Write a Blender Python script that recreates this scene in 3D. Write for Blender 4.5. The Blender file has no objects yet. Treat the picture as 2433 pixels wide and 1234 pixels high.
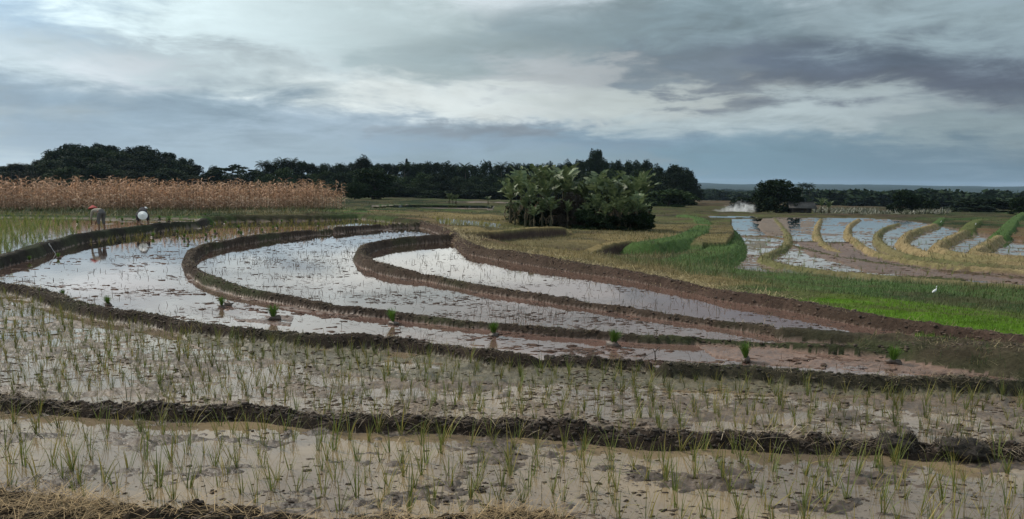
import bpy, math, random
import numpy as np
from mathutils import Matrix, Vector
rng = np.random.default_rng(7)
random.seed(7)
S = bpy.context.scene
COL = S.collection
# ------------------------------------------------------------------ camera
W0, H0, FPX = 2433.0, 1234.0, 1909.0
CZ = 2.7
PITCH = math.atan(182.0 / FPX)
ROLL = math.radians(0.70)
_f = np.array([0, math.cos(PITCH), -math.sin(PITCH)])
_r0 = np.array([1.0, 0, 0]); _u0 = np.array([0, math.sin(PITCH), math.cos(PITCH)])
_r = _r0 * math.cos(ROLL) + _u0 * math.sin(ROLL)
_u = _u0 * math.cos(ROLL) - _r0 * math.sin(ROLL)
cam_d = bpy.data.cameras.new('camera'); cam = bpy.data.objects.new('camera', cam_d); COL.objects.link(cam)
M = Matrix.Identity(4)
for i in range(3):
    M[i][0] = _r[i]; M[i][1] = _u[i]; M[i][2] = -_f[i]
M[2][3] = CZ
cam.matrix_world = M
cam_d.sensor_width = 36.0; cam_d.lens = 36.0 * FPX / W0
cam_d.clip_start = 0.1; cam_d.clip_end = 30000
S.camera = cam
S.view_settings.view_transform = 'Standard'; S.view_settings.look = 'None'
S.view_settings.exposure = 0.12; S.view_settings.gamma = 1.0
# ------------------------------------------------------------------ sun
SUN_AZ, SUN_EL = math.radians(-58), math.radians(43)     # azimuth from +Y (view direction), left negative
sd = bpy.data.lights.new('sun', 'SUN'); so = bpy.data.objects.new('sun', sd); COL.objects.link(so)
sd.energy = 2.8; sd.angle = math.radians(1.5); sd.color = (1.0, 0.93, 0.82)
sdir = Vector((math.sin(SUN_AZ) * math.cos(SUN_EL), math.cos(SUN_AZ) * math.cos(SUN_EL), math.sin(SUN_EL)))
so.rotation_euler = sdir.to_track_quat('Z', 'Y').to_euler()
so.location = (-20, 10, 40)

# ------------------------------------------------------------------ node helper
class NT:
    def __init__(s, tree): s.t = tree; s.n = tree.nodes; s.l = tree.links
    def node(s, typ, **kw):
        n = s.n.new(typ)
        for k, v in kw.items(): setattr(n, k, v)
        return n
    def put(s, inp, v):
        if hasattr(v, 'is_output') or isinstance(v, bpy.types.NodeSocket): s.l.new(v, inp)
        else: inp.default_value = v
    def math(s, op, a, b=None, c=None, clamp=False):
        n = s.node('ShaderNodeMath', operation=op, use_clamp=clamp)
        s.put(n.inputs[0], a)
        if b is not None: s.put(n.inputs[1], b)
        if c is not None: s.put(n.inputs[2], c)
        return n.outputs[0]
    def mix(s, f, a, b, blend='MIX'):
        n = s.node('ShaderNodeMix', data_type='RGBA', blend_type=blend)
        s.put(n.inputs[0], f); s.put(n.inputs[6], a); s.put(n.inputs[7], b)
        return n.outputs[2]
    def noise(s, vec, scale, detail=4, rough=0.55, dist=0.0):
        n = s.node('ShaderNodeTexNoise')
        if vec is not None: s.l.new(vec, n.inputs['Vector'])
        n.inputs['Scale'].default_value = scale; n.inputs['Detail'].default_value = detail
        n.inputs['Roughness'].default_value = rough; n.inputs['Distortion'].default_value = dist
        return n.outputs['Fac']
    def maprange(s, v, a, b, c, d, interp='SMOOTHSTEP'):
        n = s.node('ShaderNodeMapRange', interpolation_type=interp)
        s.put(n.inputs[0], v)
        for i, x in enumerate((a, b, c, d)): s.put(n.inputs[i + 1], x)
        return n.outputs[0]
    def ramp(s, v, stops):
        n = s.node('ShaderNodeValToRGB')
        cr = n.color_ramp
        while len(cr.elements) > 1: cr.elements.remove(cr.elements[-1])
        cr.elements[0].position = stops[0][0]; cr.elements[0].color = (*stops[0][1], 1)
        for p, c in stops[1:]:
            e = cr.elements.new(p); e.color = (*c, 1)
        s.put(n.inputs[0], v)
        return n.outputs[0]

# ------------------------------------------------------------------ pixel ray -> place on a level
def ray(px, py):
    d = _f + _r * ((px - W0 / 2) / FPX) + _u * ((H0 / 2 - py) / FPX)
    return d
# ------------------------------------------------------------------ world: Nishita sky under broken layers of cloud
world = bpy.data.worlds.new('World'); S.world = world; world.use_nodes = True
w = NT(world.node_tree); w.n.clear()
tc = w.node('ShaderNodeTexCoord')
sep = w.node('ShaderNodeSeparateXYZ'); w.l.new(tc.outputs['Generated'], sep.inputs[0])
dx, dy, dz = sep.outputs
az = w.math('ARCTAN2', dx, dy)
el = w.math('ARCSINE', dz)
den = w.math('ADD', w.math('MAXIMUM', dz, 0.0), 0.10)
comb = w.node('ShaderNodeCombineXYZ'); w.put(comb.inputs[0], w.math('DIVIDE', dx, den)); w.put(comb.inputs[1], w.math('DIVIDE', dy, den)); comb.inputs[2].default_value = 3.7
P = comb.outputs[0]
# angular coordinates, stretched along the horizon
comb2 = w.node('ShaderNodeCombineXYZ'); w.put(comb2.inputs[0], w.math('MULTIPLY', az, 4.0)); w.put(comb2.inputs[1], w.math('MULTIPLY', el, 14.0)); comb2.inputs[2].default_value = 1.3
Q = comb2.outputs[0]
n1 = w.noise(P, 0.55, 9, 0.56, 0.35)
n2 = w.noise(Q, 1.1, 9, 0.60, 0.5)
n3 = w.noise(P, 2.3, 8, 0.6, 0.2)
# cloud layer: tones of the cloud field by heading and height, broken up by noise
def lin(c): return tuple(.99 * .4 * (k / .4) ** 1.22 for k in lin0(c))
def lin0(c): return tuple((v / 255 / 12.92) if v < 10 else ((v / 255 + .055) / 1.055) ** 2.4 for v in c)
n4 = w.noise(Q, 3.2, 9, 0.62, 0.4); n5 = w.noise(P, 1.4, 10, 0.58, 0.6); n6 = w.noise(Q, 0.9, 7, 0.55, 0.2)
wa = w.math('ADD', w.math('MULTIPLY', w.math('SUBTRACT', n5, 0.5), 0.42), w.math('MULTIPLY', w.math('SUBTRACT', n4, 0.5), 0.26))
we = w.math('ADD', w.math('MULTIPLY', w.math('SUBTRACT', n2, 0.5), 0.105), w.math('MULTIPLY', w.math('SUBTRACT', n4, 0.5), 0.045))
cv = w.node('ShaderNodeCombineXYZ'); w.put(cv.inputs[0], w.math('ADD', az, wa)); w.put(cv.inputs[1], w.math('ADD', el, w.math('MULTIPLY', we, w.maprange(el, 0.0, 0.12, 0.30, 1.0)))); cv.inputs[2].default_value = 0
SKYPT = [(90, 40, 168, 192, 214, 5, 1.5), (420, 35, 212, 228, 234, 7, 1.8), (290, 105, 168, 180, 188, 5, 1.3), (90, 150, 198, 212, 220, 5, 1.5), (240, 160, 212, 217, 224, 4, 1.0), (90, 240, 150, 168, 184, 7, 1.6), (400, 260, 146, 164, 178, 7, 1.8), (620, 190, 180, 192, 198, 6, 1.3),
         (600, 60, 196, 210, 216, 6, 1.6), (900, 60, 180, 194, 199, 6, 1.8), (1080, 105, 146, 160, 166, 5, 1.5), (980, 225, 204, 211, 213, 7, 1.1), (760, 285, 160, 176, 190, 6, 1.0), (1120, 318, 140, 150, 160, 5, 0.45), (1120, 350, 148, 166, 182, 7, .7), (600, 350, 162, 178, 190, 8, 1.0), (250, 310, 160, 176, 190, 8, 1.0),
         (1330, 60, 140, 155, 163, 5, 1.6), (1370, 165, 172, 178, 183, 4.5, 1.1), (1480, 240, 182, 190, 192, 6, .8), (1560, 150, 112, 125, 136, 4, 1.2), (1680, 50, 128, 146, 156, 6, 1.6), (1720, 175, 128, 139, 150, 4, 1.0), (1760, 235, 120, 128, 138, 3, .6), (2020, 140, 100, 111, 126, 8, 1.5), (2330, 50, 150, 166, 174, 7, 1.6), (2320, 215, 94, 101, 115, 8, 1.3),
         (1960, 262, 178, 190, 195, 6, .8), (1740, 290, 166, 178, 184, 6, .7), (1500, 330, 132, 152, 168, 7, 0.8), (1750, 380, 124, 148, 162, 8, 1.2), (2150, 385, 116, 136, 150, 8, 1.2), (2360, 320, 142, 156, 162, 5, .9), (1250, 385, 144, 160, 170, 9, 0.9), (1500, 60, 132, 146, 153, 6, 1.6), (2000, 40, 142, 156, 164, 7, 1.4), (1900, 215, 106, 115, 127, 6, .8)]
HI = [(-60, 12, 190, 204, 212, 22, 10), (55, 10, 120, 134, 146, 18, 8), (-15, 26, 206, 214, 220, 26, 9), (22, 27, 180, 190, 198, 20, 7), (0, 60, 205, 214, 222, 90, 28), (180, 30, 175, 190, 202, 80, 40), (-180, 30, 175, 190, 202, 80, 40), (-100, 20, 195, 206, 214, 40, 20), (100, 20, 150, 165, 176, 40, 20), (-25, 17, 205, 216, 222, 14, 3.5), (14, 18, 158, 170, 180, 14, 3.0)]
accC = None; accW = None
def addpt(a, e, c, sa, se):
    global accC, accW
    v1 = w.node('ShaderNodeVectorMath', operation='MULTIPLY_ADD'); w.put(v1.inputs[0], cv.outputs[0]); v1.inputs[1].default_value = (1 / sa, 1 / se, 0); v1.inputs[2].default_value = (-a / sa, -e / se, 0)
    v2 = w.node('ShaderNodeVectorMath', operation='DOT_PRODUCT'); w.put(v2.inputs[0], v1.outputs[0]); w.put(v2.inputs[1], v1.outputs[0])
    g_ = w.math('POWER', 0.30, v2.outputs['Value'])
    v3 = w.node('ShaderNodeVectorMath', operation='MULTIPLY_ADD'); w.put(v3.inputs[0], g_); v3.inputs[1].default_value = c
    if accC is None: v3.inputs[2].default_value = tuple(1e-6 * k for k in c); accW = w.math('ADD', g_, 1e-6)
    else: w.put(v3.inputs[2], accC); accW = w.math('ADD', accW, g_)
    accC = v3.outputs[0]
for px, py, r_, g_, b_, sa, se in SKYPT:
    d = ray(px, py); d = d / np.linalg.norm(d); addpt(math.atan2(d[0], d[1]), math.asin(d[2]), lin((r_, g_ * .998, b_ * .985)), math.radians(sa), math.radians(se))
for a_, e_, r_, g_, b_, sa, se in HI: addpt(math.radians(a_), math.radians(e_), lin((r_, g_ * .998, b_ * .985)), math.radians(sa), math.radians(se))
dv = w.node('ShaderNodeVectorMath', operation='DIVIDE'); w.put(dv.inputs[0], accC); w.put(dv.inputs[1], accW)
det = w.math('ADD', w.math('MULTIPLY', w.math('SUBTRACT', n4, 0.5), 0.75), w.math('MULTIPLY', w.math('SUBTRACT', n5, 0.5), 0.65))
det = w.math('MULTIPLY', det, w.maprange(el, 0.01, 0.08, 0.45, 1.0))
vs_ = w.node('ShaderNodeVectorMath', operation='SCALE'); w.put(vs_.inputs[0], dv.outputs[0]); w.put(vs_.inputs[3], w.math('ADD', 1.0, det))
cloud = vs_.outputs[0]
sky = w.node('ShaderNodeTexSky', sky_type='NISHITA'); sky.sun_disc = False
sky.sun_elevation = SUN_EL; sky.sun_rotation = SUN_AZ
sky.air_density = 1.3; sky.dust_density = 1.5
clear = w.math('MULTIPLY', w.maprange(n6, 0.56, 0.72, 0.0, 0.5), w.maprange(el, 0.10, 0.5, 0.25, 1.0))
lowsky = sky.outputs[0]
cl10 = w.mix(1.0, cloud, (10, 10, 10, 1), 'MULTIPLY')
bg = w.node('ShaderNodeBackground'); w.put(bg.inputs[0], w.mix(clear, cl10, lowsky)); bg.inputs[1].default_value = 0.1
wo = w.node('ShaderNodeOutputWorld'); w.l.new(bg.outputs[0], wo.inputs[0])

def U(px, py, z):
    d = ray(px, py); t = (z - CZ) / d[2]
    return np.array([d[0] * t, d[1] * t, z])
def DIR(px):                                  # horizontal heading of a picture column at the horizon
    d = ray(px, 432 + (px - 1216) * 0.0123); v = np.array([d[0], d[1]]); return v / np.linalg.norm(v)
def AT(px, r): v = DIR(px); return v * r
def top_z(px, py, r):
    d = ray(px, py); return CZ + d[2] / math.hypot(d[0], d[1]) * r
# ------------------------------------------------------------------ noise
TAB = rng.random((256, 256))
def vn(x, y):
    xi = np.floor(x).astype(np.int64); yi = np.floor(y).astype(np.int64)
    fx = x - xi; fy = y - yi; fx = fx * fx * (3 - 2 * fx); fy = fy * fy * (3 - 2 * fy)
    a = TAB[xi & 255, yi & 255]; b = TAB[(xi + 1) & 255, yi & 255]; c = TAB[xi & 255, (yi + 1) & 255]; d = TAB[(xi + 1) & 255, (yi + 1) & 255]
    return (a * (1 - fx) + b * fx) * (1 - fy) + (c * (1 - fx) + d * fx) * fy
def fbm(x, y, o=4, g=0.5):
    s = 0; a = 1; t = 0
    for i in range(o):
        s = s + a * vn(x + 17.3 * i, y + 9.1 * i); t += a; a *= g; x = x * 2.03; y = y * 2.03
    return s / t
# ------------------------------------------------------------------ tagging and mesh helpers
def tag(o, label=None, cat=None, group=None, kind=None):
    if label: o['label'] = label
    if cat: o['category'] = cat
    if group: o['group'] = group
    if kind: o['kind'] = kind
    return o
def mesh_np(name, V, F, mat=None, colors=None, smooth=False, extra=None):
    V = np.asarray(V, dtype=np.float32); F = np.asarray(F, dtype=np.int32)
    me = bpy.data.meshes.new(name)
    k = F.shape[1]
    me.vertices.add(len(V)); me.vertices.foreach_set('co', V.ravel())
    me.loops.add(F.size); me.loops.foreach_set('vertex_index', F.ravel())
    me.polygons.add(len(F)); me.polygons.foreach_set('loop_start', np.arange(0, F.size, k, dtype=np.int32))
    if smooth: me.polygons.foreach_set('use_smooth', np.ones(len(F), dtype=bool))
    me.update(calc_edges=True)
    if colors is not None:
        a = me.color_attributes.new('Col', 'FLOAT_COLOR', 'POINT')
        c = np.ones((len(V), 4), dtype=np.float32); c[:, :3] = colors; a.data.foreach_set('color', c.ravel())
    for nm, arr in (extra or {}).items():
        a = me.attributes.new(nm, 'FLOAT', 'POINT'); a.data.foreach_set('value', np.asarray(arr, dtype=np.float32).ravel())
    if mat: me.materials.append(mat)
    return me
def link(name, me, parent=None, loc=(0, 0, 0), rz=0.0, sc=(1, 1, 1)):
    o = bpy.data.objects.new(name, me); COL.objects.link(o)
    o.location = loc; o.rotation_euler = (0, 0, rz); o.scale = sc
    if parent: o.parent = parent
    return o
def empty(name, loc, rz=0.0, sc=(1, 1, 1)):
    return link(name, None, None, loc, rz, sc)
def merge(parts):
    V = []; F = []; C = []; n = 0
    for p in parts:
        V.append(p[0]); F.append(p[1] + n); n += len(p[0])
        if len(p) > 2: C.append(p[2])
    return np.concatenate(V), np.concatenate(F), (np.concatenate(C) if C else None)
def repl(V, F, pos, rz, sc, C=None, cj=None):
    N = len(pos); c, s = np.cos(rz), np.sin(rz)
    sc = np.asarray(sc); sc = sc[:, None] * np.ones((1, 3)) if sc.ndim == 1 else sc
    L = V[None] * sc[:, None, :]
    X = L[:, :, 0] * c[:, None] - L[:, :, 1] * s[:, None] + pos[:, 0:1]
    Y = L[:, :, 0] * s[:, None] + L[:, :, 1] * c[:, None] + pos[:, 1:2]
    Z = L[:, :, 2] + pos[:, 2:3]
    VV = np.stack([X, Y, Z], -1).reshape(-1, 3)
    FF = (F[None] + (np.arange(N) * len(V))[:, None, None]).reshape(-1, F.shape[1])
    CC = None
    if C is not None:
        CC = C[None] * (cj[:, None, :] if cj is not None else 1.0) * np.ones((N, 1, 1)); CC = CC.reshape(-1, 3)
    return VV, FF, CC
def blades(base, azi, lean, L, Wd, bend, seg=3, tipw=0.12, belly=0.0, twist=None, col=None, tipcol=None):
    """N tapered curved strips (quads)."""
    N = len(base); L = np.broadcast_to(L, (N,)); Wd = np.broadcast_to(Wd, (N,)); lean = np.broadcast_to(lean, (N,)); bend = np.broadcast_to(bend, (N,))
    ca, sa = np.cos(azi), np.sin(azi)
    if twist is None: twist = np.zeros(N)
    wx = -sa * np.cos(twist) + ca * np.sin(twist) * .5; wy = ca * np.cos(twist) + sa * np.sin(twist) * .5; wz = np.sin(twist) * .6
    P = base.astype(float).copy(); V = np.zeros((N, seg + 1, 2, 3)); C = np.zeros((N, seg + 1, 2, 3)) if col is not None else None
    for i in range(seg + 1):
        t = i / seg
        wd = Wd * 0.5 * ((1 - t) * 1.0 + t * tipw + belly * math.sin(math.pi * min(1, t * 1.15)))
        V[:, i, 0] = P + np.stack([wx * wd, wy * wd, wz * wd], -1)
        V[:, i, 1] = P - np.stack([wx * wd, wy * wd, wz * wd], -1)
        if col is not None:
            cc = col if tipcol is None else col * (1 - t) + tipcol * t
            C[:, i, 0] = cc; C[:, i, 1] = cc
        th = lean + bend * (t + 0.5 / seg); st = L / seg
        P = P + np.stack([ca * np.sin(th) * st, sa * np.sin(th) * st, np.cos(th) * st], -1)
    b = (np.arange(N) * (seg + 1) * 2)[:, None, None]
    f = np.array([[2 * i, 2 * i + 1, 2 * i + 3, 2 * i + 2] for i in range(seg)])[None]
    F = (b + f).reshape(-1, 4)
    return V.reshape(-1, 3), F, (C.reshape(-1, 3) if col is not None else None)
def tube(pts, rad, n=6, cap=True):
    pts = np.asarray(pts, float); rad = np.broadcast_to(rad, (len(pts),)); V = []; F = []
    for i, p in enumerate(pts):
        d = pts[min(i + 1, len(pts) - 1)] - pts[max(i - 1, 0)]; d = d / (np.linalg.norm(d) + 1e-9)
        a = np.cross(d, [0.0, 0, 1]) if abs(d[2]) < 0.9 else np.cross(d, [1.0, 0, 0]); a /= np.linalg.norm(a); b = np.cross(d, a)
        for k in range(n):
            t = 2 * math.pi * k / n; V.append(p + rad[i] * (a * math.cos(t) + b * math.sin(t)))
    for i in range(len(pts) - 1):
        for k in range(n):
            F.append([i * n + k, i * n + (k + 1) % n, (i + 1) * n + (k + 1) % n, (i + 1) * n + k])
    if cap:
        for e in (0, len(pts) - 1):
            V.append(pts[e]); c = len(V) - 1
            for k in range(0, n, 1): F.append([e * n + k, e * n + (k + 1) % n, c, c])
        F = [f if f[2] != f[3] else f for f in F]
    return np.array(V), np.array(F)
def box(x0, x1, y0, y1, z0, z1):
    V = np.array([(x, y, z) for x in (x0, x1) for y in (y0, y1) for z in (z0, z1)], float)
    F = np.array([(0, 1, 3, 2), (4, 6, 7, 5), (0, 4, 5, 1), (2, 3, 7, 6), (0, 2, 6, 4), (1, 5, 7, 3)])
    return V, F
def ico(sub=1):
    import bmesh
    bm = bmesh.new(); bmesh.ops.create_icosphere(bm, subdivisions=sub, radius=1.0)
    V = np.array([v.co[:] for v in bm.verts]); F = np.array([[v.index for v in f.verts] for f in bm.faces]); bm.free()
    return V, F
def fixdeg(me): me.validate(); return me
# ------------------------------------------------------------------ materials
def new_mat(name):
    m = bpy.data.materials.new(name); m.use_nodes = True; t = NT(m.node_tree); t.n.clear()
    out = t.node('ShaderNodeOutputMaterial'); b = t.node('ShaderNodeBsdfPrincipled'); t.l.new(b.outputs[0], out.inputs[0])
    return m, t, b
def attr(t, nm):
    a = t.node('ShaderNodeAttribute', attribute_name=nm); return a
def mat_ground():
    m, t, b = new_mat('earth')
    a = attr(t, 'Col'); wet = attr(t, 'wet').outputs['Fac']
    g = t.node('ShaderNodeNewGeometry').outputs['Position']
    nA = t.noise(g, 1.7, 6, .65); nB = t.noise(g, 14, 6, .7); nC = t.noise(g, 60, 4, .7)
    v = t.math('MULTIPLY', t.maprange(nA, .3, .7, .72, 1.3, 'LINEAR'), t.maprange(nB, .3, .7, .70, 1.32, 'LINEAR'))
    c = t.mix(1.0, a.outputs['Color'], t.mix(0.0, t_rgb(t, v), (1, 1, 1, 1)), 'MULTIPLY')
    t.put(b.inputs['Base Color'], c)
    r = t.math('SUBTRACT', 0.92, t.math('MULTIPLY', wet, t.maprange(nB, .35, .65, .60, .38)))
    t.put(b.inputs['Roughness'], r); t.put(b.inputs['Specular IOR Level'], t.math('MULTIPLY_ADD', wet, .38, .04))
    bp = t.node('ShaderNodeBump'); t.put(bp.inputs['Height'], t.math('ADD', t.math('MULTIPLY', nB, 1.0), t.math('MULTIPLY', nC, .35)))
    t.put(bp.inputs['Strength'], t.math('SUBTRACT', 0.8, t.math('MULTIPLY', wet, 0.45))); bp.inputs['Distance'].default_value = 0.05
    t.l.new(bp.outputs[0], b.inputs['Normal'])
    return m
def t_rgb(t, v):
    n = t.node('ShaderNodeCombineColor')
    for i in range(3): t.put(n.inputs[i], v)
    return n.outputs[0]
def mat_water(name, c1, c2, ior=1.33, rough=0.03, bump=0.02, scale=0.5, spec=0.5, boost=1.35):
    m, t, b = new_mat(name)
    g = t.node('ShaderNodeNewGeometry').outputs['Position']
    n = t.noise(g, scale, 5, .6, .6)
    t.put(b.inputs['Base Color'], t.mix(t.maprange(n, .38, .62, 0, 1), (*c1, 1), (*c2, 1)))
    b.inputs['Roughness'].default_value = rough; b.inputs['IOR'].default_value = ior
    b.inputs['Specular IOR Level'].default_value = spec
    bp = t.node('ShaderNodeBump'); t.put(bp.inputs['Height'], t.noise(g, 6.0, 3, .5)); bp.inputs['Strength'].default_value = bump; bp.inputs['Distance'].default_value = 0.05
    t.l.new(bp.outputs[0], b.inputs['Normal'])
    if boost:      # still surface over silt: mirror part follows the Fresnel curve
        gl = t.node('ShaderNodeBsdfGlossy'); gl.inputs['Roughness'].default_value = rough; t.l.new(bp.outputs[0], gl.inputs['Normal']); gl.inputs['Color'].default_value = (1.0, .935, .89, 1)
        b.inputs['Specular IOR Level'].default_value = 0; b.inputs['Roughness'].default_value = .6
        fr = t.node('ShaderNodeFresnel'); fr.inputs['IOR'].default_value = ior; mx = t.node('ShaderNodeMixShader'); t.put(mx.inputs[0], t.math('MULTIPLY', fr.outputs[0], boost, None, True))
        t.l.new(b.outputs[0], mx.inputs[1]); t.l.new(gl.outputs[0], mx.inputs[2]); out = [n_ for n_ in t.n if n_.type == 'OUTPUT_MATERIAL'][0]; t.l.new(mx.outputs[0], out.inputs[0])
    return m
def mat_col(name, rough=.8, trans=0.0, island=0.25, spec=0.3):
    """albedo from the mesh attribute with a random change of tone for every leaf"""
    m, t, b = new_mat(name)
    a = attr(t, 'Col'); gi = t.node('ShaderNodeNewGeometry').outputs['Random Per Island']
    v = t.maprange(gi, 0, 1, 1 - island, 1 + island, 'LINEAR')
    c = t.mix(1.0, a.outputs['Color'], t_rgb(t, v), 'MULTIPLY')
    t.put(b.inputs['Base Color'], c); b.inputs['Roughness'].default_value = rough; b.inputs['Specular IOR Level'].default_value = spec
    if trans:
        tr = t.node('ShaderNodeBsdfTranslucent'); t.put(tr.inputs[0], c)
        mx = t.node('ShaderNodeMixShader'); mx.inputs[0].default_value = trans
        t.l.new(b.outputs[0], mx.inputs[1]); t.l.new(tr.outputs[0], mx.inputs[2])
        out = [n for n in t.n if n.type == 'OUTPUT_MATERIAL'][0]; t.l.new(mx.outputs[0], out.inputs[0])
    return m
def mat_leaf(name, c1, c2, rough=.6, trans=.25, obj_var=0.25, spec=.3):
    m, t, b = new_mat(name)
    gi = t.node('ShaderNodeNewGeometry').outputs['Random Per Island']
    oi = t.node('ShaderNodeObjectInfo').outputs['Random']
    c = t.mix(gi, (*c1, 1), (*c2, 1))
    c = t.mix(1.0, c, t_rgb(t, t.maprange(oi, 0, 1, 1 - obj_var, 1 + obj_var, 'LINEAR')), 'MULTIPLY')
    t.put(b.inputs['Base Color'], c); b.inputs['Roughness'].default_value = rough; b.inputs['Specular IOR Level'].default_value = spec
    if trans:
        tr = t.node('ShaderNodeBsdfTranslucent'); t.put(tr.inputs[0], c)
        mx = t.node('ShaderNodeMixShader'); mx.inputs[0].default_value = trans
        t.l.new(b.outputs[0], mx.inputs[1]); t.l.new(tr.outputs[0], mx.inputs[2])
        out = [n for n in t.n if n.type == 'OUTPUT_MATERIAL'][0]; t.l.new(mx.outputs[0], out.inputs[0])
    return m
def mat_plain(name, c1, c2, scale=8, rough=.8, spec=.3):
    m, t, b = new_mat(name)
    tcn = t.node('ShaderNodeTexCoord').outputs['Object']
    n = t.noise(tcn, scale, 5, .6)
    t.put(b.inputs['Base Color'], t.mix(t.maprange(n, .35, .65, 0, 1), (*c1, 1), (*c2, 1))); b.inputs['Roughness'].default_value = rough
    b.inputs['Specular IOR Level'].default_value = spec
    bp = t.node('ShaderNodeBump'); t.put(bp.inputs['Height'], n); bp.inputs['Strength'].default_value = .4; bp.inputs['Distance'].default_value = .02
    t.l.new(bp.outputs[0], b.inputs['Normal'])
    return m
M_EARTH = mat_ground()
M_GRASS = mat_col('grass_blades', .7, .25, .30)
M_STRAW = mat_col('straw_pieces', .8, 0.0, .35)
M_CLOD = mat_col('wet_mud_clods', .75, 0.0, .35, .12)
M_RICE = mat_col('rice_leaves', .55, .3, .30)
M_BARK = mat_plain('bark', (.05, .04, .03), (.09, .075, .06), 3)

# ------------------------------------------------------------------ terrain grid (fine near the camera, coarse far off)
NA = 1240
AZ = np.radians(np.linspace(-43.5, 43.5, NA))
rs = [4.6]
while rs[-1] < 70: rs.append(rs[-1] + min(0.00040 * rs[-1] ** 2, 0.0044 * rs[-1]))
while rs[-1] < 9500: rs.append(rs[-1] * 1.016)
RR = np.array(rs); NR = len(RR)
GX = RR[:, None] * np.sin(AZ)[None]; GY = RR[:, None] * np.cos(AZ)[None]
def window(P2, margin):
    r = np.hypot(P2[:, 0], P2[:, 1]); a = np.arctan2(P2[:, 0], P2[:, 1])
    r0, r1 = r.min() - margin, r.max() + margin
    am = margin / max(r.min(), 1.0)
    i0, i1 = np.searchsorted(RR, [r0, r1]); j0, j1 = np.searchsorted(AZ, [a.min() - am, a.max() + am])
    return slice(max(i0 - 1, 0), min(i1 + 1, NR)), slice(max(j0 - 1, 0), min(j1 + 1, NA))
def smooth_line(P, n=6):
    P = np.asarray(P, float)
    if len(P) < 3: return P
    Q = np.vstack([2 * P[0] - P[1], P, 2 * P[-1] - P[-2]]); out = []
    for i in range(1, len(Q) - 2):
        for k in range(n):
            t = k / n; a, b, c, d = Q[i - 1], Q[i], Q[i + 1], Q[i + 2]
            out.append(0.5 * (2 * b + (c - a) * t + (2 * a - 5 * b + 4 * c - d) * t * t + (3 * b - a - 3 * c + d) * t ** 3))
    out.append(P[-1]); return np.array(out)
def line(px, z):
    z = np.interp(np.linspace(0, 1, len(px)), np.linspace(0, 1, len(z)), z) if np.ndim(z) else np.full(len(px), z)
    return smooth_line([U(p[0], p[1], zz) for p, zz in zip(px, z)])
def inside(poly, sl):
    x = GX[sl]; y = GY[sl]; ins = np.zeros(x.shape, bool); n = len(poly); j = n - 1
    for i in range(n):
        xi, yi = poly[i][:2]; xj, yj = poly[j][:2]
        if yi != yj:
            ins ^= ((yi > y) != (yj > y)) & (x < (xj - xi) * (y - yi) / (yj - yi) + xi)
        j = i
    return ins
def zone_mask(poly):
    poly = np.asarray(poly)[:, :2]; sl = window(poly, 0.5); m = np.zeros(GX.shape, bool)
    # azimuth extent can be wide: use whole row band
    sl = (sl[0], slice(0, NA)); m[sl] = inside(poly, sl); return m
def line_dist(P, margin):
    D = np.full(GX.shape, 1e9); Z = np.zeros(GX.shape)
    for k in range(len(P) - 1):
        a, b = P[k], P[k + 1]; sl = window(np.array([a[:2], b[:2]]), margin)
        x = GX[sl] - a[0]; y = GY[sl] - a[1]; ex, ey = b[0] - a[0], b[1] - a[1]; L2 = ex * ex + ey * ey + 1e-9
        t = np.clip((x * ex + y * ey) / L2, 0, 1); d = np.hypot(x - t * ex, y - t * ey); m = d < D[sl]
        Ds = D[sl]; Zs = Z[sl]; Ds[m] = d[m]; Zs[m] = (a[2] + (b[2] - a[2]) * t)[m]
    return D, Z
# colours (albedo)
STRAW = (.185, .142, .066); GREEN = (.058, .096, .030); LIME = (.070, .140, .010); DGRN = (.024, .040, .017); MUD = (.115, .070, .048)
DMUD = (.065, .047, .036); GMUD = (.15, .118, .085); OCHRE = (.125, .100, .044); OLIVE = (.085, .095, .034); BROWN = (.12, .078, .045); FOREST = (.022, .040, .020)
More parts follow.
